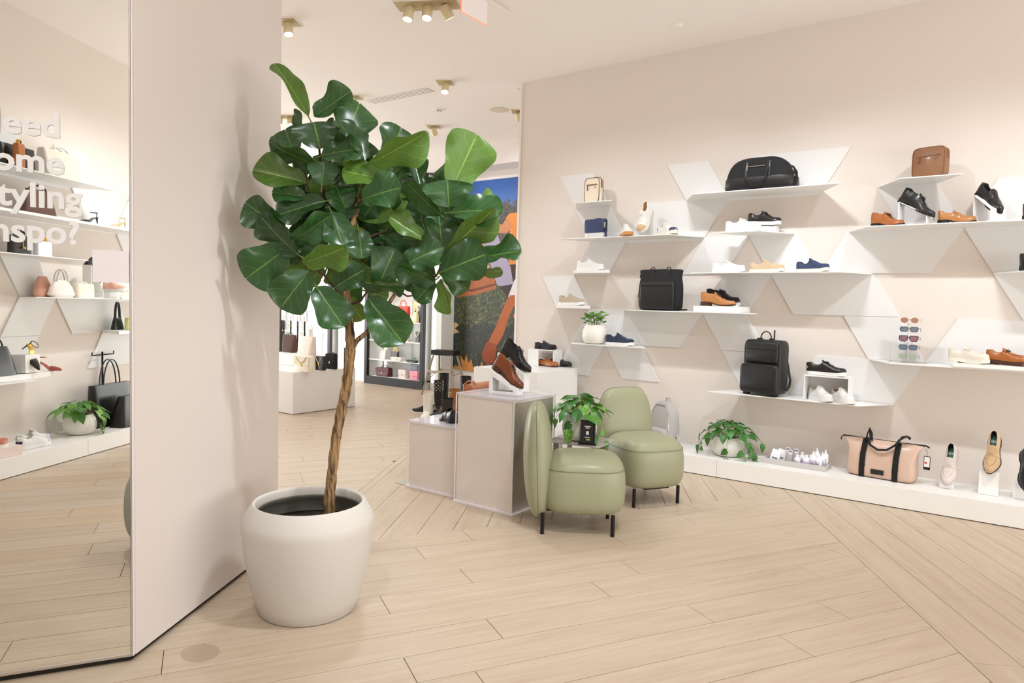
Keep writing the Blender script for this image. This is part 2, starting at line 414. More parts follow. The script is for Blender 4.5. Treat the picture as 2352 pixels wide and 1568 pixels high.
shelf(YW, 1, gz(1), -.9615, .9, -.765, 1.1, 'long white shelf at right under the sunglasses stand and boat shoes', GR)
shelf(YW, 1, gz(0), -1.951, -.765, -2.148, -.9615, 'lowest white shelf under the black two-part backpack', GR)
shelf(YW, 1, gz(3), -.1755, .61, .021, .8, 'white shelf at right edge under a black shoe', GR)
# ---- left wall (seen in the mirror): same grid, rows from .70
YLF = YL
def pl(row, tl, tr_, lean, **kw): panel(wl, 0, YL, -1, row, tl, tr_, lean, **kw)
def LX(row, k): return .657+(k+(.5 if row % 2 else 0))*SG
pl(6, LX(6, -2), LX(6, -1), 1); pl(6, LX(6, 0), LX(6, 1), -1); pl(5, LX(5, 0), LX(5, 1), 1)
pl(6, LX(6, 3), LX(6, 4), -1); pl(5, LX(5, 2), LX(5, 3), -1); pl(4, LX(4, 2), LX(4, 4), 1)
pl(3, LX(3, -2), LX(3, -1), 1); pl(4, LX(4, -3), LX(4, -2), -1)
pl(2, LX(2, -1), LX(2, 0), -1); pl(1, LX(1, -2), LX(1, -1), -1)
pl(2, LX(2, 0), LX(2, 2), 1); pl(1, LX(1, 1), LX(1, 3), -1)
GL = 'folded white shelves of the wall seen in the mirror'
def shl(z, w0, w1, s_, label, t=.007): return shelf(YL, -1, z, w0, w1, w0+s_*HS, w1+s_*HS, label, GL, t)
shl(gz(5), -.72, LX(5, 0), 1, 'reflected white shelf under the cream bucket tote, top in mirror')
shl(gz(4), -.72, 2.2, -1, 'reflected white shelf under brown tote and strappy sandals', t=.022)
shl(gz(3), -.72, LX(3, -1), 1, 'reflected white shelf under black and glittery white evening bags')
shl(gz(2), LX(2, -1), 2.2, -1, 'reflected white shelf under the knotted pink bag')
shl(gz(1)+.028, LX(1, 1), LX(1, 3), -1, 'reflected small thick white shelf under the pale yellow bag', t=.028)
shl(gz(0), -.9, LX(0, -1), -1, 'reflected lowest white shelf with black pointed heel')
# ---- plinths
def plinth(label, x0, x1, y0, y1, cuts, h=.153):
    t = thing('display_plinth', label, 'plinth', (x0, y0, 0)); xs = [x0]+cuts+[x1]
    for a, b in zip(xs, xs[1:]):
        MB().box(a-x0+.0012, b-x0-.0012, 0, y1-y0, .006, h).build('plinth_section', m_plinth, t, bevel=.0015)
    MB().box(.01, x1-x0-.01, .015, y1-y0-.015, 0, .007).build('shadow_gap', m_dark, t)
    return t
plinth('long low white plinth along the foot of the shelf wall', -3.5, XR-.01, 5.673, YW-.001, [-1.985, .55, 2.9])
plinth('long low white plinth at the foot of the wall seen in the mirror', -2.6, XR-.01, YL+.001, -1.425, [.45, 2.9])

# ------------------------------------------------------------------ mirror on the column
mw = 1.16; T6 = Matrix.Rotation(MA, 4, 'Z')
mir = thing('wall_mirror', 'tall frameless mirror on the column with white vinyl lettering', 'mirror', (MP.x, MP.y, 0), MA)
TILT = R(.118)
m_mir = bpy.data.materials.new('mirror glass'); m_mir.use_nodes = True
b = m_mir.node_tree.nodes['Principled BSDF']; b.inputs['Base Color'].default_value = (.93, .935, .915, 1); b.inputs['Metallic'].default_value = 1; b.inputs['Roughness'].default_value = 0
# local: x along the mirror (0 at the column corner, negative towards the viewer), -y faces the shop
mg = MB().box(-mw, -.010, .002, .008, .032, ZC-.01).build('mirror_glass', m_mir, mir)
mg.rotation_euler = (-TILT, 0, 0)
m_al = mat('brushed aluminium', '#c9c3bb', .35, .8)
MB().box(-.0085, -.0045, -.003, .012, .026, ZC-.005).build('edge_profile', m_al, mir, bevel=.0008)
MB().box(-.0035, .0035, -.0035, .012, .024, ZC-.005).build('corner_profile', mat('pale profile', '#e4dada', .5), mir, bevel=.001)
MB().box(-mw, -.006, -.002, .010, .022, .032).build('bottom_profile', m_al, mir, bevel=.001)
m_vin = mat('white vinyl', '#e9e6e4', .5)
Mv = lambda x, z: Matrix.Translation((x, .0015, z))@Matrix.Rotation(R(90), 4, 'X')
for txt, xr, z in (('Need', -.226, 1.964-.012), ('some', -.213, 1.835-.012), ('styling', -.158, 1.703), ('inspo?', -.169, 1.578)):
    text_mesh('lettering', txt, .118, m_vin, mir, Mv(xr, z), extrude=.0005, offset=.0030, anchor='RIGHT')
MB().box(-.128, -.010, -.0006, .0014, 1.444, 1.561).build('square_sticker', mat('sticker', '#e6dfdf', .5), mir)

# ------------------------------------------------------------------ ceiling fittings
m_brass = mat('champagne lamp body', '#e2d2ac', .4)
m_rec = mat('lamp recess', '#bba87e', .6)
m_lens = mat('lamp lens', '#fff8f0', .3, emit=14)
def ceiling_light(n, loc, rz, label, tgt, watts, group=None, cat='ceiling light', ang=88, sz=.035):
    t = thing('ceiling_spotlight', label, cat, (loc[0], loc[1], ZC), rz, group)
    L_ = .17*n
    fr = MB(); fr.box(-L_/2-.012, L_/2+.012, -.1, .1, -.006, 0); fr.build('frame', m_ceil, t, bevel=.002)
    MB().box(-L_/2, L_/2, -.088, .088, -.009, -.0055).build('recess_plate', m_rec, t)
    for i in range(n):
        x = (i-(n-1)/2)*.155
        T0 = Matrix.Rotation(-rz, 4, 'Z')@(Vector(tgt[i % len(tgt)])-Vector((loc[0], loc[1], ZC-.06)))
        q = T0.to_track_quat('-Z', 'Y').to_matrix().to_4x4()
        M4 = Matrix.Translation((x, 0, -.055))@q
        h = MB(); rings = [[M4@Vector((r_*math.cos(2*PI*j/24), r_*math.sin(2*PI*j/24), z)) for j in range(24)] for r_, z in ((.036, .045), (.042, .035), (.042, -.062), (.037, -.062), (.035, -.05))]
        h.loft(rings, (True, False)); ho = h.build('lamp_head', m_brass, t, smooth=35)
        le = MB(); rings = [[M4@Vector((r_*math.cos(2*PI*j/24), r_*math.sin(2*PI*j/24), z)) for j in range(24)] for r_, z in ((.0355, -.052), (.001, -.054))]
        le.loft(rings, (False, True)); le.build('lens', m_lens, ho)
        wp = Matrix.Translation((loc[0], loc[1], ZC))@Matrix.Rotation(rz, 4, 'Z')@M4@Vector((0, 0, -.075))
        l = bpy.data.lights.new('lamp_light', 'SPOT'); l.energy = watts*GAIN; l.spot_size = R(ang); l.spot_blend = .85; l.shadow_soft_size = sz; l.color = LCOL
        lo = bpy.data.objects.new('lamp_light', l); COL.objects.link(lo)
        lo.matrix_world = Matrix.Translation(wp)@(Vector(tgt[i % len(tgt)])-wp).to_track_quat('-Z', 'Y').to_matrix().to_4x4()
    return t
WT = lambda x, z=1.3: (x, YW, z)
W1 = 100
ceiling_light(3, (-3.95, 4.16), R(27), 'triple recessed spotlight nearest the shelf wall', [(-3.9, 3.3, 0), (-3.4, 3.2, 0), (-3.3, 6.16, .6)], 105)
ceiling_light(1, (-5.13, 5.70), R(30), 'single recessed spotlight at the far end of the air vent', [(-4.3, 4.6, .0)], 70)
ceiling_light(1, (-5.10, 7.02), R(30), 'single recessed spotlight washing the big poster, nearer the shelf wall', [(-5.9, 8.57, 2.2)], 80)
ceiling_light(1, (-6.52, 7.03), R(30), 'single recessed spotlight further left in front of the black framed cabinet', [(-7.0, 8.57, 2.2)], 80)
ceiling_light(1, (-5.20, 3.76), R(30), 'single recessed spotlight half hidden behind the column', [(-4.2, 3.4, 0)], 50)
ceiling_light(2, (-7.88, 5.66), R(30), 'double recessed spotlight above the bag plinth at left', [(-7.2, 5.0, .5), (-6.8, 5.2, .6)], 80)
ceiling_light(1, (-6.42, 5.55), R(30), 'single recessed spotlight just above the tree top', [(-6.0, 6.9, 0)], 70)
# fittings outside the photograph that light the shop in the same rhythm
GO = 'recessed spotlights over the shop floor out of view'
LO = 'triple recessed spotlight in the ceiling outside the photograph'
ceiling_light(3, (-1.70, 4.33), R(0), LO, [(-2.9, 6.16, .6), (-1.8, 6.16, .6), (-.9, 6.16, .6)], W1, GO)
ceiling_light(3, (.45, 4.33), R(0), LO, [(-.8, 6.16, .6), (.3, 6.16, .6), (1.4, 6.16, .6)], W1, GO)
ceiling_light(3, (2.7, 4.33), R(0), LO, [(1.6, 6.16, 1.0), (2.6, 6.16, 1.0), (3.6, 6.16, 1.0)], 60, GO)
ceiling_light(3, (-1.3, .15), R(0), LO, [(-1.0, -1.9, 1.0), (-2.3, 1.3, .2), (-.9, 1.9, 0)], 105, GO)
ceiling_light(3, (.9, .0), R(0), LO, [(.3, -1.9, 1.0), (1.0, -1.9, 1.0), (1.9, -1.9, 1.0)], 100, GO)
ceiling_light(3, (3.2, .2), R(0), LO, [(2.6, -1.9, 1.0), (3.2, 1.6, 0), (3.8, -1.9, 1.0)], 80, GO)
ceiling_light(3, (-.6, 2.3), R(27), LO, [(-1.6, 2.0, 0), (-2.9, 3.6, .3), (-2.7, 3.6, .4)], 130, GO)
ceiling_light(3, (1.8, 2.3), R(27), LO, [(1.2, 2.2, 0), (.6, 3.2, 0), (2.4, 2.4, 0)], 80, GO)
ceiling_light(2, (-9.6, 6.2), R(30), LO, [(-10, 8.1, 1.2), (-9.0, 8.1, 1.2)], 90, GO)
ceiling_light(2, (-9.3, 2.6), R(30), LO, [(-9.8, 3, 0), (-8.6, 3.0, 0)], 90, GO)
ceiling_light(2, (-6.6, 2.2), R(30), LO, [(-6.2, 3.2, 0), (-5.4, 2.5, 0)], 80, GO)
# air vent, sprinkler rose, speaker, detectors, sign
v = thing('air_vent', 'long slotted white air vent in the ceiling above the tree', 'vent', (-5.93, 5.81, ZC), R(1))
for i in range(5):
    MB().box(-.48, .48, -.072+i*.036-.0135, -.072+i*.036+.0125, -.0042, -.0032).build('slat', m_ceil, v)
MB().box(-.478, .478, -.07, .07, -.0028, -.0005).build('dark_slot', mat('vent dark', '#4a3f2e', .8), v)
s = thing('sprinkler', 'round white sprinkler rose in the ceiling between vent and poster', 'sprinkler', (-5.90, 6.45, ZC))
MB().lathe([(.085, 0), (.085, -.004), (.06, -.009), (.0, -.009)], 28).build('rose', m_ceil, s, smooth=40)
MB().lathe([(.028, -.009), (.025, -.03), (.0, -.03)], 16).build('nozzle', mat('steel', '#b9b4aa', .3, 1), s, smooth=40)
s = MB().lathe([(.12, 0), (.12, -.004), (.11, -.006), (0, -.006)], 36).build('ceiling_speaker', mat('grille', '#dccfbd', .8), None, (-5.27, 6.85, ZC), smooth=30)
props(s, 'round flush ceiling speaker beside the shelf wall corner', 'speaker')
for p, lb in (((-2.436, 5.594), 'small round detector in the ceiling above the shelf wall'), ((-4.60, 6.32), 'small round detector in the ceiling at the wall corner')):
    s = thing('smoke_detector', lb, 'detector', (p[0], p[1], ZC)); MB().lathe([(.055, 0), (.055, -.004), (.0, -.004)], 28).build('base', m_ceil, s, smooth=40); MB().lathe([(.042, -.004), (.036, -.02), (.0, -.022)], 28).build('cap', m_ceil, s, smooth=40)
es = thing('hanging_sign', 'blank white edge-lit sign hanging from the ceiling', 'sign', (-3.5, 4.2, ZC))
MB().box(-.006, .006, -.155, .16, -.19, 0).build('panel', mat('sign acrylic', '#f1e9e6', .3, emit=.05), es)
for a in ((-.155, -.151, -.19, 0), (-.155, .16, -.194, -.19), (.156, .16, -.19, 0)):
    MB().box(-.0065, .0065, a[0], a[1], a[2], a[3]).build('glowing_edge', mat('sign edge', '#f7a489', .4, emit=.35), es)
MB().box(-.03, .03, .13, .42, -.012, 0).build('ceiling_plate', m_ceil, es, bevel=.002)

# ------------------------------------------------------------------ shoes
OUT = {'round': [(0, .30), (.03, .55), (.1, .72), (.22, .76), (.38, .72), (.5, .78), (.62, .93), (.73, 1.0), (.84, .95), (.92, .78), (.97, .52), (1, .22)],
       'point': [(0, .28), (.03, .52), (.1, .68), (.22, .71), (.38, .66), (.5, .74), (.62, .91), (.72, .97), (.82, .86), (.91, .62), (.97, .40), (1, .2)]}
STY = {
 'derby': dict(o='point', sole=.011, heel=.024, open=.46, H=[(0, .084), (.08, .088), (.2, .074), (.33, .074), (.44, .088), (.52, .080), (.62, .060), (.75, .043), (.88, .036), (.96, .028), (1, .014)]),
 'sneaker': dict(o='round', sole=.028, heel=0, open=.44, H=[(0, .068), (.08, .074), (.2, .054), (.32, .056), (.43, .082), (.5, .078), (.62, .060), (.75, .045), (.88, .038), (.96, .029), (1, .014)]),
 'loafer': dict(o='point', sole=.011, heel=.022, open=.46, H=[(0, .068), (.08, .072), (.2, .054), (.33, .052), (.44, .076), (.52, .070), (.62, .058), (.75, .048), (.88, .042), (.96, .034), (1, .018)]),
 'slipon': dict(o='round', sole=.026, heel=0, open=.44, H=[(0, .058), (.08, .064), (.2, .044), (.32, .044), (.43, .076), (.5, .070), (.62, .056), (.75, .045), (.88, .038), (.96, .03), (1, .015)]),
 'boat': dict(o='round', sole=.026, heel=.008, open=.45, H=[(0, .068), (.08, .070), (.2, .052), (.33, .052), (.44, .076), (.52, .070), (.62, .06), (.75, .052), (.88, .046), (.96, .038), (1, .02)]),
 'driver': dict(o='round', sole=.010, heel=.004, open=.46, H=[(0, .052), (.08, .056), (.2, .046), (.35, .046), (.44, .064), (.52, .062), (.62, .052), (.75, .046), (.88, .042), (.96, .034), (1, .018)])}
_lin = mat('dark shoe lining', '#1c1715', .8)
def shoe(style, up, sole, label, loc, rz=0.0, pitch=0.0, roll=0.0, L=.285, W=.098, lining=None, lace=None, heelcol=None, strap=None, tongue=None, group=None, tab=None, name=None, toecap=False, insole=None, stitch=None, midsole=None, mirror=False):
    S = STY[style]; out = OUT[S['o']]; nm = name or {'derby': 'derby_shoe', 'sneaker': 'sneaker', 'loafer': 'loafer', 'slipon': 'slip_on_shoe', 'boat': 'boat_shoe', 'driver': 'driving_loafer'}[style]
    t = thing(nm, label, 'shoe', loc, rz, group, rot=(roll, pitch, rz))
    if style == 'derby': W *= .94
    hz = S['heel']
    def lift(u):  # underside height: heel block, arch, flat ball, toe spring
        if hz: a = lerp_tab([(0, hz), (.26, hz), (.5, hz*.25), (.6, 0), (.78, 0), (1, .008)], u)
        else: a = lerp_tab([(0, 0), (.78, 0), (1, .010)], u)
        return a
    hw = lambda u: lerp_tab(out, u)*W/2
    cen = lambda u: math.sin(u*PI)*.003-(.006*max(0, u-.7)/.3)
    N = 30; us = [0, .012, .03, .06]+[.06+.94*i/(N-6) for i in range(1, N-7)]+[.965, .985, 1.0]
    us = sorted(set(us)); rows = []; lining_ = lining or _lin
    nc = 12
    for u in us:
        w_ = hw(u)*.965; z0 = lift(u)+S['sole']-.002; h = lerp_tab(S['H'], u)
        if u <= S['open']:
            k = min(1, u/.10); cw = w_*(.60+.22*math.exp(-u*14)*0) ; cw = max(cw, w_*.55)
            back = lerp_tab([(0, .02), (.05, .006), (.12, 0)], u)
            ys = [(w_, 0), (w_*1.03, h*.28), (w_*.90, h*.68), (cw, h), (cw*.88, h-.004), (cw*.8, h*.35), (0, h*.22)]
            if u < .02: ys = [(w_, 0), (w_*1.02, h*.28), (w_*.9, h*.68), (cw*.8, h), (cw*.5, h), (cw*.3, h*.98), (0, h*.98)]
            pts = ys+[(-y, z) for y, z in ys[-2::-1]]
        else:
            pts = []
            flat = lerp_tab([(.44, .62), (.6, .7), (.8, .8), (1, .9)], u)
            for j in range(nc+1):
                a = PI*j/nc; y = math.copysign(abs(math.cos(a))**.85, math.cos(a))*w_; z = h*(math.sin(a)**flat if 0 < j < nc else 0); pts.append((y, z))
        xo = u*L
        if u < .02: xo = u*L
        rows.append([(xo-(.004*min(1, max(0, z)/.05) if u < .02 else 0), y+cen(u), z0+z) for y, z in pts])
    mb = MB(); n = nc+1
    mb.v = [p for r_ in rows for p in r_]
    for i in range(len(rows)-1):
        for j in range(nc):
            inner = (us[i] <= S['open'] and 4 <= j <= 7) and us[i] >= .012
            mb.f.append((i*n+j, (i+1)*n+j, (i+1)*n+j+1, i*n+j+1)); mb.m.append(1 if inner else (2 if (toecap and us[i] > .80) else 0))
    mb.f.append(tuple(range(n))); mb.m.append(0)
    mb.f.append(tuple((len(rows)-1)*n+j for j in reversed(range(n)))); mb.m.append(0)
    mb.build('upper', [up, lining_, toecap if toecap else up], t, smooth=60)
    # sole
    def slab(z_off, th, grow, u0=0, u1=1, block=None):
        uu = [u0+(u1-u0)*i/26 for i in range(27)]; top = []; bot = []
        ring_ = [(u*L, hw(u)*grow+cen(u)+(.0015)) for u in uu]+[(u*L, -hw(u)*grow+cen(u)-.0015) for u in reversed(uu)]
        uu2 = uu+uu[::-1]; nn = len(ring_); m_ = MB()
        ex = lambda u, x: x+(.003 if u > .98 else (-.003 if u < .02 else 0))
        a = [(ex(u, x), y, lift(u)+z_off) for (x, y), u in zip(ring_, uu2)]
        b_ = [(ex(u, x), y, (lift(u)+z_off+th)) for (x, y), u in zip(ring_, uu2)]
        if block is not None: a = [(x, y, block) for x, y, z in a]
        k_ = len(uu)
        m_.v = a+b_
        for i in range(k_-1):
            j = nn-1-i
            m_.f += [(i, i+1, j-1, j)[::1], (nn+i, nn+j, nn+j-1, nn+i+1)]; m_.m += [0, 0]
        for i in range(nn): m_.f.append((i, nn+i, nn+(i+1) % nn, (i+1) % nn)); m_.m.append(0)
        return m_
    slab(0, S['sole'], 1.045).build('sole', sole, t, smooth=40)
    if midsole: slab(S['sole']-.006, .005, 1.055).build('welt', midsole, t, smooth=40)
    if hz: slab(0, .001, 1.03, 0.0, .27, block=0.0).build('heel', sole if heelcol is None else heelcol, t, smooth=40)
    if heelcol is not None and not hz:
        slab(S['sole']+.02, .022, 1.0, 0.0, .05).build('heel_tab', heelcol, t, smooth=40)
    zt = lambda u: lift(u)+S['sole']-.002+lerp_tab(S['H'], u)
    if lace is not None:
        m_ = MB(); k = 5 if style in ('derby', 'sneaker') else 3
        for i in range(k):
            u = .475+i*(.038 if style != 'boat' else .022)
            for s_ in (1, -1):
                wv = .017-.001*i
                m_.tube([(u*L, -s_*wv, zt(u)-.003), (u*L+.003, 0, zt(u)+.0022), ((u+.024)*L, s_*wv, zt(u+.024)-.003)], .0017, 5)
        for s_ in (1, -1):
            m_.tube([(.47*L, 0, zt(.47)+.003), (.485*L, s_*.018, zt(.47)+.009), (.53*L, s_*.030, zt(.5)-.002), (.52*L, s_*.016, zt(.5)+.002), (.475*L, 0, zt(.47)+.003)], .0015, 5)
            m_.tube([(.475*L, 0, zt(.47)+.003), (.54*L, s_*.013, zt(.54)+.002), (.56*L, s_*.024, zt(.56)-.006)], .0014, 5)
        m_.build('laces', lace, t, smooth=60)
    if tongue is None: tongue = up
    m_ = MB(); tw = .024 if style in ('derby', 'sneaker') else .030
    rr = []
    for i, (u, dz, ww) in enumerate([(.385, .015, .6), (.405, .013, .95), (.435, .007, 1), (.48, .002, 1), (.53, -.001, .9)]):
        rr.append([(u*L, y*tw*ww+cen(u), zt(max(u, .45))+dz-(abs(y)**2)*.010*ww+q) for y, q in ((-1, 0), (-.5, 0), (0, 0), (.5, 0), (1, 0), (1, -.003), (0, -.0035), (-1, -.003))])
    m_.loft(rr); m_.build('tongue', tongue, t, smooth=60)
    if strap is not None:
        m_ = MB(); rr = []
        for i in range(13):
            a = PI*(.09+.82*i/12)
            def P(u, o_):
                w_ = hw(u)*.965+o_; h = lerp_tab(S['H'], u)+o_; 
                return Vector((u*L, math.copysign(abs(math.cos(a))**.85, math.cos(a))*w_+cen(u), lift(u)+S['sole']-.002+h*math.sin(a)**.68))
            rr.append([P(.53, .0005), P(.532, .0028), P(.605, .0028), P(.607, .0005)])
        m_.loft(rr); m_.build('strap', strap, t, smooth=40)
        m_ = MB(); u = .57; m_.box(u*L-.0012, u*L+.0012, -.012, .012, zt(u)+.001, zt(u)+.0032)
        m_.build('strap_slot', _lin, t)
    if stitch is not None:
        m_ = MB()
        pts = []
        for i in range(21):
            a = -PI*.5+PI*i/20; u = .66+.20*math.cos(a); y = math.sin(a)*.58
            w_ = hw(u)*.965; h = lerp_tab(S['H'], u); ca = max(-1, min(1, y)); aa = math.acos(max(-.98, min(.98, math.copysign(abs(ca)**(1/.85), ca))))
            pts.append((u*L, y*w_+cen(u), lift(u)+S['sole']-.002+h*math.sin(aa)**.72+.0005))
        pts = [(.50*L, pts[0][1]*.8, pts[0][2]-.001)]+pts+[(.50*L, pts[-1][1]*.8, pts[-1][2]-.001)]
        m_.tube(pts, .0014, 5); m_.build('apron_seam', stitch, t, smooth=60)
    if insole is not None:
        z = lift(.15)+S['sole']+lerp_tab(S['H'], .15)*.25+.004
        MB().prism([(.05*L, -.018), (.05*L, .018), (.38*L, .02), (.38*L, -.02)], z-.001, z).build('insole', insole, t)
        text_mesh('insole_mark', 'ALDO', .020, mat('insole print', '#e8efe9', .5), t, Matrix.Translation((.19*L, .026, z+.001))@Matrix.Rotation(R(-90), 4, 'Z'), .0003, .0008)
    if tab is not None:
        m_ = MB(); m_.tube([(.50*L, -.020, zt(.5)-.002), (.505*L, 0, zt(.5)+.003), (.50*L, .020, zt(.5)-.002)], .0022, 6); m_.build('metal_bit', tab, t, smooth=60)
    return t
def leather(n, c=None, r=.35, **k): return mat(n, c, r, bump=.05, bscale=260, var=.06, vscale=20, coat=.15, **k)
def suede(n, c=None, **k): return mat(n, c, .95, bump=.25, bscale=500, var=.10, vscale=40, sheen=.3, **k)
L_black = leather('black leather', '#1c1a1a', .32); L_black2 = leather('dark brown leather', '#2b211e', .4)
L_tan = leather('tan leather', '#a9622c', .38); L_cognac = leather('cognac leather', '#7d4020', .32); L_tan2 = leather('light tan leather', '#b77b45', .42)
L_cap = leather('burnished toe leather', '#6a3216', .3)
L_white = leather('white leather', '#e3e1dd', .42); L_cream = leather('cream leather', '#dfd6c7', .45)
S_tan = suede('tan suede', '#a56a38'); S_sand = suede('sand suede', '#cfae88'); S_navy = suede('navy suede', '#25304a'); S_blk = suede('black suede', '#17151a'); S_taupe = suede('taupe suede', '#b7a894')
C_beige = mat('beige canvas', '#cdb394', .9, bump=.3, bscale=600); C_navy = mat('blue canvas', '#3c4866', .9, bump=.3, bscale=600); C_white = mat('white canvas', '#e2ded7', .85, bump=.3, bscale=600)
R_white = mat('white rubber', '#e9e7e3', .5); R_black = mat('black rubber', '#191817', .6); R_brown = mat('brown sole', '#4a2b1a', .5); R_gum = mat('gum rubber', '#c98a4c', .5); R_off = mat('off white rubber', '#e9e3d6', .55)
K_blk = mat('black lace', '#141214', .8); K_wht = mat('white lace', '#f2efea', .8); K_brn = mat('brown lace', '#3c241a', .8)
LN_tan = mat('tan lining', '#b98750', .6); LN_white = mat('white lining', '#e6e1d8', .7); LN_grn = mat('green insole leather', '#2f6a55', .5)
YS = 5.955
z5, z4, z3, z2, z1, z0 = gz(5), gz(4), gz(3), gz(2), gz(1), gz(0)
shoe('sneaker', L_white, R_white, 'white slip-on sneaker alone on the small shelf above the grey one', (-3.555, YS, z3+.031), R(-3), lining=LN_tan, L=.30)
shoe('sneaker', S_taupe, R_white, 'taupe suede sneaker with white sole on the small left shelf', (-3.755, YS, z2+.029), R(-3), lining=LN_tan, L=.30)
shoe('sneaker', S_navy, R_white, 'navy suede slip-on sneaker with white sole beside the succulent pot', (-3.20, YS-.02, z1+.001), R(-3), L=.30, lining=S_navy)
shoe('sneaker', L_white, R_gum, 'white sneaker with gum sole right of the navy crossbody bag', (-3.09, YS+.03, z4+.001), R(-48), L=.24, lining=LN_tan, lace=K_wht)
shoe('sneaker', L_white, R_off, 'cream and white sneaker standing toe down on a clear stand', (-2.835, YS+.075, z4+.275), R(-97), pitch=R(62), L=.285, lining=LN_tan, lace=K_wht, toecap=S_sand, heelcol=None)
shoe('sneaker', L_white, R_off, 'white sneaker with navy trim at right of the clear stand', (-2.72, YS+.03, z4+.001), R(-28), L=.245, lining=LN_tan, lace=K_wht, heelcol=S_navy, toecap=leather('navy toe leather', '#2c3a55', .5))
m_pleat = mat('clear acrylic', '#f4f4f2', .05, trans=.92, ior=1.3)
def ramp(label, loc, rz, w=.075, l=.2, h0=.2, h1=.05, m=None, group=None, name='display_ramp'):
    t = thing(name, label, 'display stand', loc, rz, group); m = m or m_white
    th = .006
    mb = MB(); T = Matrix.Identity(4)
    mb.box(0, th, -w/2, w/2, 0, h0); mb.box(l-th, l, -w/2, w/2, 0, h1); mb.box(th, l-th, -w/2, w/2, 0, th)
    mb.build('frame', m, t, bevel=.001)
    mt = MB(); mt.add([(0, -w/2, h0), (0, w/2, h0), (l, w/2, h1), (l, -w/2, h1), (0, -w/2, h0+th), (0, w/2, h0+th), (l, w/2, h1+th), (l, -w/2, h1+th)], [(0, 1, 2, 3), (7, 6, 5, 4), (0, 4, 5, 1), (1, 5, 6, 2), (2, 6, 7, 3), (3, 7, 4, 0)])
    mt.build('sloping_top', m, t)
    return t
ramp('clear stand under the upright cream sneaker', (-2.83, YS+.065, z4+.001), R(-97), .07, .12, .235, .03, m=m_pleat)
def block(label, loc, w, d, h, rz=0, m=None, name='riser_block', th=None):
    t = thing(name, label, 'riser', loc, rz); m = m or m_white
    MB().box(-w/2, w/2, -d/2, d/2, 0, h).build('body', m, t, bevel=.002); MB().box(-w/2, w/2, -d/2, d/2, h, h+.002).build('top_sheet', m, t)
    return t
block('flat white riser block under the tan derby shoe', (-2.10, 5.97, z2+.001), .42, .24, .05, R(0))
block('small white block under the black suede derby shoe', (-2.11, 6.055, z2+.054), .27, .075, .031)
shoe('derby', S_blk, R_black, 'black suede derby behind the tan derby shoe', (-2.265, 6.05, z2+.088), R(-4), L=.30, lace=K_blk)
shoe('derby', L_tan2, R_brown, 'tan leather derby shoe on the flat white riser', (-2.265, 5.92, z2+.055), R(-2), L=.305, lace=K_brn, lining=_lin)
shoe('sneaker', L_white, R_white, 'plain white sneaker in front of a black one below the duffel', (-2.075, 5.93, z4+.001), R(-3), L=.30, lining=LN_white, lace=K_wht)
shoe('sneaker', L_black, R_white, 'black leather sneaker with white sole tilted behind a white one', (-1.925, 6.04, z4+.075), R(-2), pitch=R(4), L=.275, lining=LN_tan, lace=K_blk)
block('thin white riser under the tilted black sneaker', (-1.79, 6.045, z4+.001), .22, .09, .05)
shoe('slipon', C_white, R_white, 'white canvas penny loafer, left of three', (-2.185, YS, z3+.001), R(-4), L=.285, strap=C_white, lining=LN_white)
shoe('slipon', C_beige, R_off, 'beige canvas penny loafer, middle of three', (-1.865, YS, z3+.001), R(-4), L=.285, strap=C_beige, lining=C_beige)
shoe('slipon', C_navy, R_off, 'blue canvas penny loafer, right of three', (-1.485, YS, z3+.001), R(-14), L=.265, strap=C_navy, lining=S_navy)
shoe('derby', L_tan, R_black, 'tan derby with dark laces at the left end of the long right shelf', (-.965, 6.03, z4+.001), R(-24), L=.255, lace=K_brn)
ramp('white sloping stand under the black derby on the long right shelf', (-.765, 5.97, z4+.001), R(-14), .10, .20, .175, .07)
shoe('derby', L_black, R_black, 'black derby shoe on a sloping stand on the long right shelf', (-.785, 5.965, z4+.185), R(-15), pitch=R(30), L=.285, lace=K_blk)
shoe('loafer', L_tan2, R_black, 'tan leather loafer between two sloping stands', (-.52, 5.97, z4+.001), R(-6), L=.235, strap=L_tan2, lining=L_tan)
ramp('white sloping stand under the black loafer near the right edge', (-.27, 6.02, z4+.001), R(-52), .11, .18, .20, .08)
shoe('loafer', L_black, R_black, 'black leather loafer on a sloping stand near the right edge', (-.30, 6.06, z4+.215), R(-48), pitch=R(36), L=.285, strap=L_black, stitch=L_black, lining=L_black)
shoe('derby', L_cognac, R_black, 'brown shoe cut off by the right edge of the long shelf', (-.02, 5.93, z4+.001), R(-8), L=.28, lace=K_brn)
shoe('derby', L_black, R_black, 'black shoe cut off by the right edge on the high shelf', (-.02, 5.93, z3+.001), R(-4), L=.29, lace=K_blk)
rb = block('thin white riser board under the three boat shoes', (.18, 5.95, z1+.001), 1.1, .27, .026)
shoe('boat', L_cream, R_off, 'cream boat shoe with cream laces right of the sunglasses', (-.40, 5.94, z1+.030), R(-18), L=.255, lace=mat('cream lace', '#e4d8c2', .8), lining=LN_white, stitch=L_cream)
shoe('boat', L_tan, R_brown, 'tan leather boat shoe with brown laces', (-.175, 5.97, z1+.030), R(-20), L=.25, lace=K_brn, lining=LN_tan, stitch=L_cap)
shoe('boat', L_black, R_black, 'black boat shoe cut off by the right edge', (.055, 6.0, z1+.030), R(-14), L=.27, lace=K_blk)
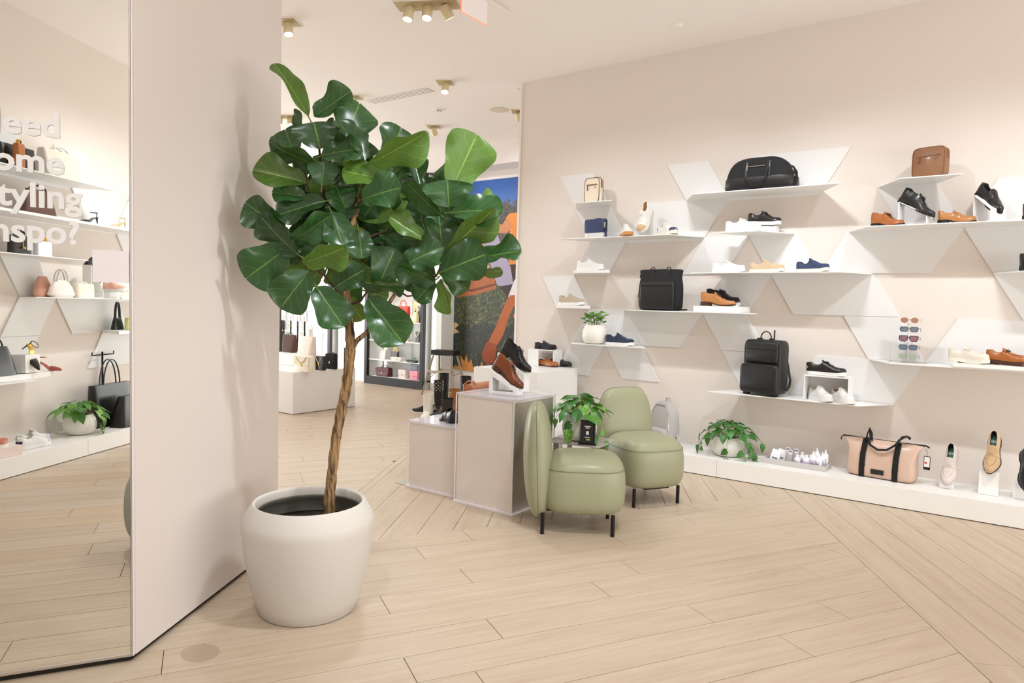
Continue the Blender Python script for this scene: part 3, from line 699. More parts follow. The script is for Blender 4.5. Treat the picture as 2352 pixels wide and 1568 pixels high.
# cube stand with sneakers
cs = thing('cube_stand', 'white open cube stand with a black sneaker on top', 'display stand', (-1.205, 5.955, z0), 0)
cs.location.z = z0+.001
for a in ((-.165, .165, -.10, .10, .192, .2), (-.165, -.159, -.10, .10, 0, .192), (.159, .165, -.10, .10, 0, .192), (-.159, .159, .094, .10, 0, .192)):
    MB().box(*a).build('panel', m_white, cs, bevel=.001)
shoe('sneaker', L_black, R_white, 'black leather sneaker with tan heel on top of the open cube stand', (-1.37, 5.945, z0+.203), R(-6), L=.30, lining=LN_tan, lace=K_blk, heelcol=LN_tan)
shoe('sneaker', L_white, R_white, 'white sneaker at left under the open cube stand', (-1.345, 5.99, z0+.001), R(-42), L=.255, lining=LN_white, lace=K_wht)
shoe('sneaker', L_white, R_white, 'white sneaker with tan lining at right under the open cube stand', (-1.175, 5.985, z0+.001), R(-46), L=.25, lining=LN_tan, lace=K_wht)
# loafers on the low plinth
pz = .154
m_acr = mat('frosted riser', '#f4f1ee', .3)
for (x, y, h, w_, lb) in ((-.365, 5.94, .05, .085, 'low white riser under the pale loafer'), (-.115, 5.93, .17, .115, 'tall white riser under the beige loafer'), (.085, 5.96, .10, .12, 'white riser under the black suede loafer')):
    block(lb, (x, y, pz), w_, .12, h, R(-4), m_acr)
m_pg = mat('pale grey suede', '#ddd2cb', .8, bump=.1, bscale=400); m_ps = mat('pale sole', '#cfc0b8', .6)
shoe('loafer', m_pg, m_ps, 'pale grey penny loafer standing toe down on the plinth', (-.345, 6.01, pz+.275), R(-97), pitch=R(60), L=.285, W=.104, strap=m_pg, lining=_lin, stitch=m_ps, insole=LN_grn)
shoe('loafer', S_sand, R_brown, 'sand suede penny loafer on the tallest riser of the plinth', (-.095, 5.99, pz+.40), R(-97), pitch=R(60), L=.285, W=.104, strap=S_sand, lining=_lin, stitch=mat('sand seam', '#a98760', .8), insole=LN_grn)
shoe('loafer', S_blk, R_black, 'black suede penny loafer toe down at the right edge of the plinth', (.075, 5.97, pz+.32), R(-80), pitch=R(60), L=.285, W=.104, strap=S_blk, lining=_lin, stitch=R_black, insole=LN_grn)

# ------------------------------------------------------------------ bags
F_blk = mat('black nylon', '#1d1c1d', .85, bump=.15, bscale=300, var=.08, vscale=10)
F_blk2 = leather('black pebbled leather', '#1a191a', .52)
G_gold = mat('gold metal', '#d8b060', .25, 1); G_sil = mat('silver metal', '#c9c7c4', .25, 1)
W_web = mat('black webbing', '#141314', .85)
def arc(x0, x1, z0_, z1_, y=0, n=10, p=1.0):
    return [((x0+x1)/2-(x1-x0)/2*math.cos(PI*i/n), y, z0_+(z1_-z0_)*math.sin(PI*i/n)**p) for i in range(n+1)]
def soft_body(secs, e=5, n=36, sag=0.0, seed=0):
    rr = random.Random(seed); mb = MB(); rings = []
    for z, w_, d_, cx in secs:
        r_ = ring(w_, d_, z, e, n, cx)
        rings.append([(x+rr.uniform(-1, 1)*sag, y+rr.uniform(-1, 1)*sag, zz) for x, y, zz in r_])
    mb.loft(rings); return mb
def subsurf(o, l=1):
    m = o.modifiers.new('soft', 'SUBSURF'); m.levels = l; m.render_levels = l; return o
def camera_bag(label, loc, rz, body, trim, w=.2, h=.24, d=.07, tag=False, zipm=None):
    t = thing('crossbody_bag', label, 'bag', loc, rz)
    def rr_(w_, h_, y, n=40, e=6):
        return [((math.copysign(abs(math.cos(2*PI*j/n))**(2/e), math.cos(2*PI*j/n))*w_/2), y, h/2+math.copysign(abs(math.sin(2*PI*j/n))**(2/e), math.sin(2*PI*j/n))*h_/2) for j in range(n)]
    mb = MB(); mb.loft([rr_(w*.94, h*.95, -d/2), rr_(w, h, -d/2+.008), rr_(w, h, d/2-.008), rr_(w*.94, h*.95, d/2)][::-1]); mb.build('body', body, t, smooth=50)
    for y in (-d/2+.001, d/2-.001):
        m_ = MB(); p = rr_(w*.97, h*.975, y); m_.tube(p+[p[0]], .0035, 6, cap=False); m_.build('piping', trim, t, smooth=60)
    m_ = MB(); m_.box(-w*.36, w*.36, -d/2-.004, -d/2, h*.70, h*.745); z = m_.build('zip_band', trim, t, bevel=.001)
    MB().box(-w*.34, w*.34, -d/2-.0055, -d/2-.003, h*.718, h*.727).build('zip_teeth', zipm or G_sil, z)
    m_ = MB(); m_.box(-w*.30, -w*.25, -d/2-.008, -d/2-.004, h*.50, h*.72); m_.build('zip_puller', trim, t, bevel=.001)
    m_ = MB(); m_.tube([(-w*.45, 0, h*.9), (-w*.30, .01, h*1.0+.006), (0, .015, h+.012), (w*.35, .01, h+.004), (w*.52, 0, h*.88), (w*.54, 0, h*.6)], .006, 6, flat=.4); m_.build('shoulder_strap', trim, t, smooth=60)
    m_ = MB(); m_.tube([(w*.17, -d/2-.003, h*.64), (w*.31, -d/2-.003, h*.64), (w*.24, -d/2-.003, h*.56), (w*.17, -d/2-.003, h*.64)], .002, 6); m_.build('metal_ring', G_sil, t)
    if tag:
        MB().box(w*.46, w*.60, -.03, -.028, h*.02, h*.40).build('price_tag', mat('paper', '#f0ece8', .8), t)
    return t
camera_bag('cream camera bag with brown piping on the top left shelf', (-3.41, 5.97, z5+.001), R(-6), mat('cream bag leather', '#ead8c2', .5), leather('brown trim', '#5b3b27', .45), .175, .245, .07, True)
camera_bag('brown leather crossbody bag on the top right shelf', (-.59, 5.965, z5+.001), R(-14), leather('saddle brown leather', '#8c6242', .5), leather('saddle brown trim', '#7f5231', .45), .22, .225, .09)
# navy crossbody
t = thing('crossbody_bag', 'navy flap bag with white lower half on the long left shelf', 'bag', (-3.375, 5.97, z4+.001), R(-8))
soft_body([(0, .215, .06, 0), (.02, .222, .07, 0), (.12, .222, .07, 0), (.17, .215, .06, 0)], 8).build('body', L_white, t, smooth=50)
m_ = MB(); m_.loft([[(x, y, z) for x, y, z in ring(w_, d_, z, 7, 32)] for z, w_, d_ in ((.055, .228, .080), (.07, .235, .088), (.165, .235, .084), (.185, .228, .07), (.188, .2, .05))]); m_.build('flap', leather('navy leather', '#2b3a5e', .45), t, smooth=50)
m_ = MB(); m_.tube([(-.1, .02, .185), (0, .03, .2), (.11, .02, .185), (.125, 0, .15), (.13, -.01, .05)], .006, 6, flat=.5); m_.build('strap', W_web, t, smooth=60)
m_ = MB(); m_.tube([(.135, -.02, .13), (.137, -.02, .05)], .004, 6); m_.box(.128, .146, -.026, -.014, .0, .055); m_.build('tassel', leather('navy leather'), t)
MB().box(.118, .134, -.03, -.022, .10, .15).build('metal_clasp', G_sil, t)
# duffel
t = thing('duffel_bag', 'black nylon duffel bag on the highest wide shelf', 'bag', (-1.80, 5.95, z5+.001), R(0))
secs = [(0, .54, .20, 0), (.02, .575, .24, 0), (.08, .57, .25, 0), (.10, .56, .25, 0), (.15, .53, .24, -.005), (.20, .48, .21, -.01), (.24, .41, .16, -.015), (.268, .30, .10, -.015), (.277, .18, .05, -.015)]
subsurf(soft_body(secs, 4, 36, .002, 3).build('body', F_blk, t, smooth=180))
m_ = MB(); m_.loft([[(x, y, z) for x, y, z in ring(w_, d_, z, 4, 36)] for z, w_, d_ in ((.001, .55, .215), (.02, .583, .248), (.095, .573, .256), (.100, .565, .252))], (True, False)); m_.build('leather_base', F_blk2, t, smooth=60)
for sy in (-1, 1):
    for x in (-.10, .085):
        m_ = MB(); m_.tube([(x, sy*.127, .10), (x, sy*.122, .17), (x, sy*.105, .225)], .017, 8, flat=.18, up=(0, 1, 0)); m_.build('handle_tab', F_blk2, t, smooth=60)
m_ = MB(); m_.tube([(-.10, -.130, .22), (-.115, -.142, .15), (-.10, -.15, .10), (-.06, -.155, .05), (-.01, -.155, .025), (.04, -.155, .04), (.075, -.148, .09), (.09, -.138, .15), (.085, -.125, .22)], .008, 8, flat=.5); m_.build('carry_handle', F_blk2, t, smooth=60)
m_ = MB(); m_.box(-.085, .06, -.1225, -.117, .183, .188); m_.box(-.088, -.08, -.127, -.12, .155, .187); m_.build('pocket_zip', G_sil, t)
m_ = MB(); m_.tube([(.25, -.02, .18), (.285, -.04, .13), (.295, -.06, .06), (.285, -.08, .015), (.265, -.08, .02), (.275, -.05, .09)], .014, 8, flat=.3); m_.build('shoulder_strap', W_web, t, smooth=60)
m_ = MB(); m_.box(.262, .285, -.075, -.05, .09, .10); m_.box(.252, .262, -.05, -.03, .13, .16); m_.build('buckle', G_sil, t, bevel=.001)
# roll top backpack
t = thing('backpack', 'black roll-top backpack with short grab handles', 'bag', (-2.67, 5.96, z2+.001), R(-3))
secs = [(0, .36, .12, 0), (.012, .40, .14, 0), (.15, .405, .15, 0), (.26, .40, .14, 0), (.285, .38, .11, 0), (.33, .405, .07, 0), (.365, .43, .035, 0), (.378, .43, .02, 0)]
subsurf(soft_body(secs, 7, 36, .002, 5).build('body', F_blk, t, smooth=180))
m_ = MB(); m_.loft([[(x, y-.035, z) for x, y, z in ring(w_, d_, z, 9, 32)] for z, w_, d_ in ((.012, .33, .1), (.03, .345, .125), (.23, .345, .12), (.262, .33, .10), (.266, .30, .07))]); m_.build('front_pocket', F_blk2, t, smooth=50, bevel=.004)
m_ = MB(); m_.tube([(-.155, -.098, .225), (.155, -.098, .225)], .003, 6); m_.build('pocket_seam', W_web, t)
for x in (-.075, .085):
    MB().box(x-.02, x+.02, -.035, -.02, .305, .365).build('handle_patch', F_blk2, t, bevel=.002)
    m_ = MB(); m_.tube(arc(x-.022, x+.022, .36, .395, -.02), .0065, 6, flat=.6); m_.build('grab_handle', F_blk2, t, smooth=60)
m_ = MB(); m_.tube([(.19, .0, .02), (.23, -.03, .012), (.265, -.04, .012), (.28, -.03, .016)], .014, 8, flat=.4); m_.build('strap_end', W_web, t, smooth=60)
m_ = MB(); m_.tube([(-.195, -.02, .34), (-.20, -.03, .30)], .006, 6); m_.tube([(-.205, -.03, .22), (-.207, -.04, .12)], .003, 6); m_.build('zip_cord', W_web, t)
# big backpack
t = thing('backpack', 'black leather two-part backpack standing on the lowest shelf', 'bag', (-1.70, 5.93, z0+.001), R(-14))
def slab_rr(w_, h0, h1, y0, y1, e=9, n=44, inset=.012, T=None):
    def rg(y, ins):
        W_ = w_-ins*2; H_ = h1-h0-ins*2; return [(math.copysign(abs(math.cos(2*PI*j/n))**(2/e), math.cos(2*PI*j/n))*W_/2, y, (h0+h1)/2+math.copysign(abs(math.sin(2*PI*j/n))**(2/e), math.sin(2*PI*j/n))*H_/2) for j in range(n)]
    m_ = MB(); m_.loft([rg(y1, inset*1.6), rg(y1-inset*.6, inset*.35), rg(y1-inset*1.4, 0), rg(y0+inset*1.4, 0), rg(y0+inset*.6, inset*.35), rg(y0, inset*1.6)]); return m_
slab_rr(.335, .012, .462, -.06, .085).build('body', F_blk2, t, smooth=60)
slab_rr(.30, .265, .45, -.078, -.05).build('upper_pocket', F_blk2, t, smooth=60)
slab_rr(.338, .018, .262, -.108, -.05).build('lower_pocket', F_blk2, t, smooth=60)
for z in (.385, .252, .06):
    m_ = MB(); m_.tube([(-.145, -.080 if z > .3 else -.111, z), (.145, -.080 if z > .3 else -.111, z)], .0018, 6); m_.build('zip_line', W_web, t)
m_ = MB(); m_.tube([(-.05, .0, .455), (-.045, .0, .49), (-.03, 0, .52), (0, 0, .532), (.03, 0, .52), (.045, 0, .49), (.05, 0, .455)], .0065, 8, flat=.7); m_.build('top_handle', F_blk2, t, smooth=60)
for x in (-.055, .055): MB().box(x-.017, x+.017, -.02, .02, .452, .476).build('handle_base', F_blk2, t, bevel=.004)
m_ = MB(); m_.tube([(.10, .09, .42), (.14, .115, .26), (.175, .10, .13), (.19, .06, .09), (.17, .05, .05)], .017, 8, flat=.35); m_.build('shoulder_strap', F_blk2, t, smooth=60)
for x in (-.13, .12): MB().box(x-.02, x+.02, -.07, -.02, 0, .016).build('foot', R_black, t, bevel=.003)
# bag hook post behind it
t = thing('bag_prop', 'thin black post behind the two-part backpack', 'display stand', (-1.68, 6.10, z0+.001)); MB().tube([(0, 0, 0), (0, 0, .54)], .006, 8).build('post', W_web, t); MB().lathe([(.05, 0), (.05, .004), (0, .004)], 20).build('base', W_web, t)
# tote on the plinth
m_blush = leather('blush leather', '#cfb09c', .5)
t = thing('tote_bag', 'blush weekend tote with black webbing straps on the plinth', 'bag', (-.795, 5.95, pz), R(-7))
secs = [(0, .44, .19, 0), (.015, .475, .21, 0), (.08, .475, .21, 0), (.18, .46, .17, 0), (.24, .50, .10, 0), (.275, .565, .04, 0), (.285, .57, .015, 0)]
subsurf(soft_body(secs, 6, 36, .003, 9).build('body', m_blush, t, smooth=180))
m_ = MB(); m_.tube([(-.29, 0, .283), (-.1, 0, .281), (.1, 0, .281), (.29, 0, .285), (.31, -.005, .275)], .006, 6); m_.tube([(-.29, 0, .283), (-.30, -.02, .265), (-.295, -.03, .25)], .004, 6); m_.build('zip', W_web, t)
for x in (-.115, .115):
    m_ = MB(); m_.tube([(x, -.105, .002), (x, -.109, .08), (x, -.092, .18), (x, -.058, .24), (x, -.030, .285)], .020, 8, flat=.12, up=(0, 1, .3)); m_.build('webbing_strap', W_web, t, smooth=60)
    MB().box(x-.021, x+.021, -.108, -.100, .085, .097).build('strap_loop', W_web, t)
m_ = MB(); m_.tube([(-.115, -.035, .27), (-.10, -.05, .33), (-.095, -.03, .36), (-.085, -.02, .33), (-.075, -.04, .28)], .018, 8, flat=.25); m_.build('strap_fold', W_web, t, smooth=60)
m_ = MB(); m_.tube([(-.10, -.05, .30), (-.07, -.085, .25), (-.01, -.10, .222), (.05, -.095, .23), (.10, -.07, .27), (.14, -.04, .335), (.17, -.03, .34), (.19, -.03, .325)], .011, 8, flat=.5); m_.build('carry_handle', W_web, t, smooth=60)
m_ = MB(); m_.tube([(.10, -.06, .27), (.12, -.05, .31), (.16, -.035, .342), (.185, -.03, .335)], .02, 8, flat=.3); m_.build('handle_grip', F_blk2, t, smooth=60)
MB().box(-.05, .04, -.111, -.105, .035, .072).build('leather_patch', F_blk2, t, bevel=.001)
tg = MB().box(.282, .325, -.026, -.024, .115, .215).build('swing_tag', W_web, t); MB().box(.286, .321, -.0275, -.026, .135, .21).build('tag_label', mat('paper', '#f0ece8', .8), tg)
MB().box(.288, .305, -.0285, -.0275, .160, .172).build('red_mark', mat('red print', '#d0402c', .6), tg)
m_ = MB(); m_.tube([(.29, -.02, .27), (.303, -.024, .24), (.303, -.024, .215)], .0012, 5); m_.build('tag_string', W_web, t)
# grey backpack behind the chairs
m_gf = mat('grey marl fabric', '#b9b4b2', .95, bump=.35, bscale=700, var=.1, vscale=60)
g_ = onz(1532, 1022, .153)
t = thing('backpack', 'grey fabric backpack standing on the plinth behind the green chair', 'bag', (g_.x-.02, 5.93, pz), R(-25))
subsurf(soft_body([(0, .26, .13, 0), (.02, .29, .16, 0), (.2, .29, .16, 0), (.32, .27, .14, 0), (.38, .20, .10, 0), (.405, .10, .05, 0)], 4, 32).build('body', m_gf, t, smooth=180))
subsurf(soft_body([(0, .2, .06, 0), (.02, .23, .08, 0), (.14, .23, .08, 0), (.16, .21, .06, 0)], 6, 28).build('front_pocket', m_gf, t, (0, -.085, .01), smooth=180))
m_ = MB(); m_.tube([(-.12, -.06, .2), (-.11, -.06, .31), (-.05, -.055, .375), (.05, -.055, .375), (.11, -.06, .31), (.125, -.06, .16)], .005, 6); m_.build('zip', G_sil, t, smooth=60)
m_ = MB(); m_.tube([(-.03, .03, .39), (-.02, .03, .43), (.02, .03, .43), (.03, .03, .39)], .007, 6); m_.build('top_loop', m_gf, t, smooth=60)
m_ = MB(); m_.tube([(.14, .02, .12), (.19, .0, .09), (.20, -.03, .04), (.16, -.04, .015)], .012, 6, flat=.4); m_.build('side_strap', m_gf, t, smooth=60)
# sunglasses stand
st = thing('sunglasses_stand', 'clear acrylic stand holding five pairs of sunglasses', 'display stand', (-.665, 5.985, z1+.001), R(-6))
m_ac = mat('clear acrylic sheet', '#ffffff', .03, trans=1.0, ior=1.15)
MB().box(-.125, .125, .02, .024, 0, .33).build('back_sheet', m_ac, st); MB().box(-.125, .125, -.06, .06, 0, .004).build('base', m_ac, st)
MB().box(-.002, .002, -.05, .02, .004, .30).build('middle_fin', m_ac, st)
for i, (z, fm, lm, shp, lb) in enumerate(((.295, 'gold metal', '#b0705a', 'oval', 'gold sunglasses with round rose lenses, topmost of the stand'), (.228, 'blue frame', '#5e6f80', 'hex', 'blue grey angular sunglasses second from top of the stand'), (.158, 'black frame', '#8a4a5c', 'nav', 'black framed sunglasses with plum lenses, middle of the stand'), (.093, 'blue frame', '#5e7088', 'hex', 'blue angular sunglasses second from bottom of the stand'), (.022, 'silver metal', '#a9bba0', 'rect', 'rimless sunglasses with pale green lenses, lowest on the stand'))):
    fmt = {'gold metal': G_gold, 'silver metal': G_sil, 'blue frame': mat('blue frame', '#3f4c5c', .3), 'black frame': mat('black frame', '#1c1a1c', .3)}[fm]
    g = thing('sunglasses', lb, 'sunglasses', (-.665, 5.945, z1+.003+z), R(-6), 'sunglasses on the acrylic stand')
    lens = mat('tinted lens '+lm, lm, .12, alpha=.62)
    for sx in (-1, 1):
        cx = sx*.034
        P = {'oval': [(math.cos(a)*.025, math.sin(a)*.020) for a in [2*PI*j/20 for j in range(20)]], 'hex': [(-.028, 0), (-.022, .017), (.018, .018), (.029, .008), (.026, -.012), (.016, -.019), (-.02, -.018)], 'nav': [(-.029, .02), (.024, .021), (.03, .012), (.025, -.01), (.014, -.021), (-.018, -.021), (-.029, -.006)], 'rect': [(-.027, .016), (.027, .016), (.025, -.014), (-.025, -.014)]}[shp]
        P = [(cx-sx*x, z_+.022) for x, z_ in P]
        m_ = MB(); n = len(P); m_.add([(x, -.0007, z_) for x, z_ in P]+[(x, .0007, z_) for x, z_ in P], [tuple(range(n)), tuple(range(2*n-1, n-1, -1))]+[(i_, n+i_, n+(i_+1) % n, (i_+1) % n) for i_ in range(n)]); m_.build('lens', lens, g)
        m_ = MB(); m_.tube([(x, 0, z_) for x, z_ in P+[P[0]]], .0022 if shp in ('hex', 'nav') else .0009, 6); m_.build('rim', fmt, g, smooth=60)
        m_ = MB(); m_.tube([(sx*.062, 0, .030), (sx*.066, .01, .030), (sx*.064, .07, .028), (sx*.058, .085, .008)], .0016, 6); m_.build('temple_arm', fmt, g, smooth=60)
    m_ = MB(); m_.tube([(-.010, 0, .028), (0, 0, .031), (.010, 0, .028)], .0016, 6); m_.build('bridge', fmt, g)
# tray with care products
m_tray = mat('grey tray', '#c9c3be', .45)
ty = 5.925; tr0 = thing('tray', 'shallow grey tray of shoe care bottles on the plinth', 'tray', (-1.41, ty, pz), R(0))
for a in ((-.24, .24, -.10, .10, 0, .006), (-.24, .24, -.10, -.094, .006, .042), (-.24, .24, .094, .10, .006, .042), (-.24, -.234, -.094, .094, .006, .042), (.234, .24, -.094, .094, .006, .042)):
    MB().box(*a).build('side' if a[4] else 'bottom', m_tray, tr0, bevel=.001)
m_bot = mat('white plastic bottle', '#f2f0f4', .4); m_lblg = mat('lilac label', '#cfc4dc', .6); m_ink = mat('grey print', '#7a7780', .7)
def bottle(x, y, r_, h, lb, spray=False, label_m=None):
    t = thing('bottle', lb, 'bottle', (-1.41+x, ty+y, pz+.007), R(random.uniform(-20, 20)), 'white care bottles in the grey tray')
    MB().lathe([(r_*.9, 0), (r_, .004), (r_, h*.66), (r_*.8, h*.74), (r_*.4, h*.78), (0, h*.78)], 20).build('body', m_bot, t, smooth=50)
    if spray: MB().lathe([(r_*.42, h*.78), (r_*.42, h*.86), (r_*.25, h*.87), (r_*.25, h), (0, h)], 14).build('spray_cap', m_bot, t, smooth=40)
    else: MB().lathe([(r_*.5, h*.78), (r_*.5, h), (0, h)], 14).build('cap', m_bot, t, smooth=40)
    m_ = MB(); rr_ = r_+.0006
    m_.loft([[(rr_*math.cos(a), rr_*math.sin(a), z) for a in [-PI/2-.8+1.6*i/8 for i in range(9)]] for z in (h*.16, h*.5)], (False, False), False); lo = m_.build('label', label_m or m_lblg, t)
    m_ = MB(); rr_ += .0005
    for zz in (.22, .30):
        m_.loft([[(rr_*math.cos(a), rr_*math.sin(a), z) for a in [-PI/2-.5+1.0*i/6 for i in range(7)]] for z in (h*zz, h*(zz+.05))], (False, False), False)
    m_.build('label_print', m_ink, lo)
for x, y, r_, h, lb, sp in ((.015, -.05, .024, .088, 'short white bottle, front left in the tray', 0), (.035, .02, .024, .10, 'short white bottle behind the front left one', 0), (.085, -.055, .025, .098, 'short white bottle, second from left in front', 0), (.10, .015, .022, .09, 'short white bottle half hidden in the middle', 0),
    (.135, -.055, .026, .135, 'tall white spray bottle, front row', 1), (.145, .03, .024, .15, 'tallest white spray bottle at the back', 1), (.18, -.06, .026, .12, 'white spray bottle with green marks, front right', 1), (.19, .01, .022, .125, 'white spray bottle behind the front right one', 1), (.205, .05, .024, .14, 'white spray bottle at the right back corner', 1)):
    bottle(x, y, r_, h, lb, sp)
m_box = mat('clear carton', '#d9d4d4', .25, alpha=.75)
for x, y, h, lb in ((-.075, .02, .125, 'clear product carton, left of three'), (-.045, -.03, .115, 'clear product carton, front of three'), (-.012, .03, .12, 'clear product carton, right of three')):
    t = thing('product_carton', lb, 'carton', (-1.41+x, ty+y, pz+.007), R(-8)); MB().box(-.016, .016, -.012, .012, 0, h*.7).build('carton', m_box, t, bevel=.0005)
    MB().box(-.016, .016, -.001, .001, h*.7, h).build('hang_tab', mat('white card', '#efe9ee', .7), t); MB().box(-.012, .012, -.0022, -.001, h*.84, h*.93).build('dark_print', m_ink, t)
for x, y, an, lb in ((-.175, -.03, -18, 'white wipes sachet leaning at the left of the tray'), (-.14, .02, -14, 'white wipes sachet behind the first one')):
    t = thing('sachet', lb, 'sachet', (-1.41+x, ty+y, pz+.012), 0, rot=(R(an), R(12), 0)); m_ = MB()
    m_.loft([[(px_, py_, z) for px_, py_ in ((-.036, -th), (.036, -th), (.036, th), (-.036, th))] for z, th in ((0, .001), (.02, .006), (.06, .006), (.09, .001), (.098, .001))]); m_.build('pouch', m_bot, t)
    m_ = MB(); m_.box(-.022, .022, -.0072, -.006, .02, .032); m_.build('print', m_ink, t)

# ------------------------------------------------------------------ leaves and plants
def leafmat(name, top, vein, under, rough=.35, k=6.5, varieg=None):
    m = bpy.data.materials.new(name); m.use_nodes = True; nt = m.node_tree; b = nt.nodes['Principled BSDF']; L = nt.links; N = nt.nodes.new
    uv = N('ShaderNodeUVMap'); se = N('ShaderNodeSeparateXYZ'); L.new(uv.outputs[0], se.inputs[0])
    def mth(op, a, b_=None, c=None):
        n = N('ShaderNodeMath'); n.operation = op
        for i, v in enumerate((a, b_, c)):
            if v is None: continue
            if isinstance(v, (int, float)): n.inputs[i].default_value = v
            else: L.new(v, n.inputs[i])
        return n.outputs[0]
    av = mth('ABSOLUTE', se.outputs[1])
    ph = mth('SUBTRACT', mth('MULTIPLY', se.outputs[0], k), mth('MULTIPLY', av, 1.7))
    fr = mth('ABSOLUTE', mth('SUBTRACT', mth('FRACT', ph), .5))
    side = mth('LESS_THAN', fr, .035); mid = mth('LESS_THAN', av, .030)
    vein_ = mth('MAXIMUM', mth('MULTIPLY', side, .38), mid)
    oi = N('ShaderNodeObjectInfo'); tc = N('ShaderNodeTexCoord')
    hs = N('ShaderNodeHueSaturation'); hs.inputs['Color'].default_value = s2l(top)
    mr = N('ShaderNodeMapRange'); mr.inputs[3].default_value = .72; mr.inputs[4].default_value = 1.45; L.new(oi.outputs['Random'], mr.inputs[0]); L.new(mr.outputs[0], hs.inputs['Value'])
    no = N('ShaderNodeTexNoise'); no.inputs['Scale'].default_value = 5; L.new(uv.outputs[0], no.inputs['Vector'])
    base = hs.outputs[0]
    if varieg:
        mv = N('ShaderNodeMix'); mv.data_type = 'RGBA'; t_ = mth('MULTIPLY', mth('GREATER_THAN', no.outputs[0], .58), mth('GREATER_THAN', oi.outputs['Random'], .45)); L.new(t_, mv.inputs[0]); L.new(base, mv.inputs[6]); mv.inputs[7].default_value = s2l(varieg); base = mv.outputs[2]
    geo = N('ShaderNodeNewGeometry')
    mu = N('ShaderNodeMix'); mu.data_type = 'RGBA'; L.new(geo.outputs['Backfacing'], mu.inputs[0]); L.new(base, mu.inputs[6]); mu.inputs[7].default_value = s2l(under)
    mx = N('ShaderNodeMix'); mx.data_type = 'RGBA'; L.new(mth('MULTIPLY', vein_, .7), mx.inputs[0]); L.new(mu.outputs[2], mx.inputs[6]); mx.inputs[7].default_value = s2l(vein)
    L.new(mx.outputs[2], b.inputs['Base Color'])
    rf = N('ShaderNodeMapRange'); rf.inputs[3].default_value = rough; rf.inputs[4].default_value = .6; L.new(geo.outputs['Backfacing'], rf.inputs[0]); L.new(rf.outputs[0], b.inputs['Roughness'])
    bp = N('ShaderNodeBump'); bp.inputs['Strength'].default_value = .35; bp.inputs['Distance'].default_value = .003
    hh = mth('ADD', mth('MULTIPLY', vein_, -1.0), mth('MULTIPLY', no.outputs[0], .6)); L.new(hh, bp.inputs['Height']); L.new(bp.outputs[0], b.inputs['Normal'])
    b.inputs['Subsurface Weight'].default_value = 0
    tr_ = N('ShaderNodeBsdfTranslucent'); tr_.inputs[0].default_value = s2l(under); mxs = N('ShaderNodeMixShader'); mxs.inputs[0].default_value = .16
    L.new(b.outputs[0], mxs.inputs[1]); L.new(tr_.outputs[0], mxs.inputs[2]); L.new(mxs.outputs[0], nt.nodes['Material Output'].inputs[0])
    return m
m_fig = leafmat('fiddle leaf', '#274a26', '#7f9c48', '#55752f', .27, 5.0)
m_figl = leafmat('young fiddle leaf', '#4e6f29', '#a6b658', '#728e3a', .36, 5.0)
m_poth = leafmat('pothos leaf', '#4c8a2c', '#86b04a', '#7fa35a', .32, 4.5, '#c6d67a')
m_pothd = leafmat('dark pothos leaf', '#2f6a26', '#6f9c42', '#6f9450', .32, 4.5)
m_succ = leafmat('round leaf', '#5c9a38', '#9cc06a', '#7fa35a', .35, 3)
FIG = [(0, .05), (.05, .30), (.14, .52), (.26, .64), (.38, .70), (.50, .82), (.62, .95), (.72, 1.0), (.82, .96), (.90, .80), (.955, .56), (.985, .32), (1, .06)]
HEART = [(0, .30), (.05, .72), (.14, .95), (.26, 1.0), (.42, .92), (.6, .70), (.78, .42), (.92, .16), (1, .0)]
OVAL = [(0, .12), (.15, .55), (.4, .95), (.6, 1.0), (.8, .82), (.94, .45), (1, .1)]
def leafmesh(name, prof, m, nu=12, nv=8, fold=.2, curl=.15, wave=.05, wn=9, seed=0, twist=0.0, notch=0.0, back=0.0):
    rr = random.Random(seed); ph = rr.uniform(0, 6); vs = []; uvs = []; fs = []
    for i in range(nu+1):
        u = 1-(1-i/nu)**1.45; w_ = lerp_tab(prof, u)*.5
        for j in range(nv+1):
            v = -1+2*j/nv; y = v*w_
            z = fold*abs(v)*w_*2*.5*(1-.3*u)-curl*(u**1.6)+wave*abs(v)**2*math.sin(wn*u+ph+(1.3 if v < 0 else 0))*w_*2
            x = u-back*(abs(v)**1.5)*(1-u)**3*.5+notch*(1-abs(v))*0-(notch*(1-min(1, abs(v)*3))*u**8)
            a = twist*u
            vs.append((x, y*math.cos(a)-z*math.sin(a), y*math.sin(a)+z*math.cos(a))); uvs.append((u, v))
    for i in range(nu):
        for j in range(nv):
            a = i*(nv+1)+j; fs.append((a, a+nv+1, a+nv+2, a+1))
    me = bpy.data.meshes.new(name); me.from_pydata(vs, [], fs); me.materials.append(m)
    ul = me.uv_layers.new(name='UVMap')
    for lp in me.loops: ul.data[lp.index].uv = uvs[lp.vertex_index]
    for p in me.polygons: p.use_smooth = True
    me.update(); return me
def put_leaf(me, parent, base, dir_, normal, L_, W_, name='leaf', ploc=Vector((0, 0, 0)), rz=0):
    x = Vector(dir_).normalized(); n = Vector(normal); n = (n-x*n.dot(x)).normalized(); y = n.cross(x)
    M4 = Matrix((x*L_, y*W_, n*L_)).transposed().to_4x4(); M4.translation = Vector(base)
    o = bpy.data.objects.new(name, me); COL.objects.link(o)
    if parent is not None:
        o.parent = parent
    o.matrix_local = M4
    return o
def rgt(M_): return M_
m_pot = mat('matt white ceramic', '#f1ece4', .45, bump=.05, bscale=30); m_soil = mat('dark soil', '#241a12', .95, bump=.8, bscale=120, var=.3, vscale=90)
m_stem = mat('green stem', '#6b7a3a', .6)
heart = [leafmesh('pothos_leaf', HEART, m_poth, 8, 6, .22, .22, .05, 6, s, back=.35) for s in range(4)]+[leafmesh('pothos_leaf', HEART, m_pothd, 8, 6, .15, .3, .05, 6, s+9, back=.35) for s in range(2)]
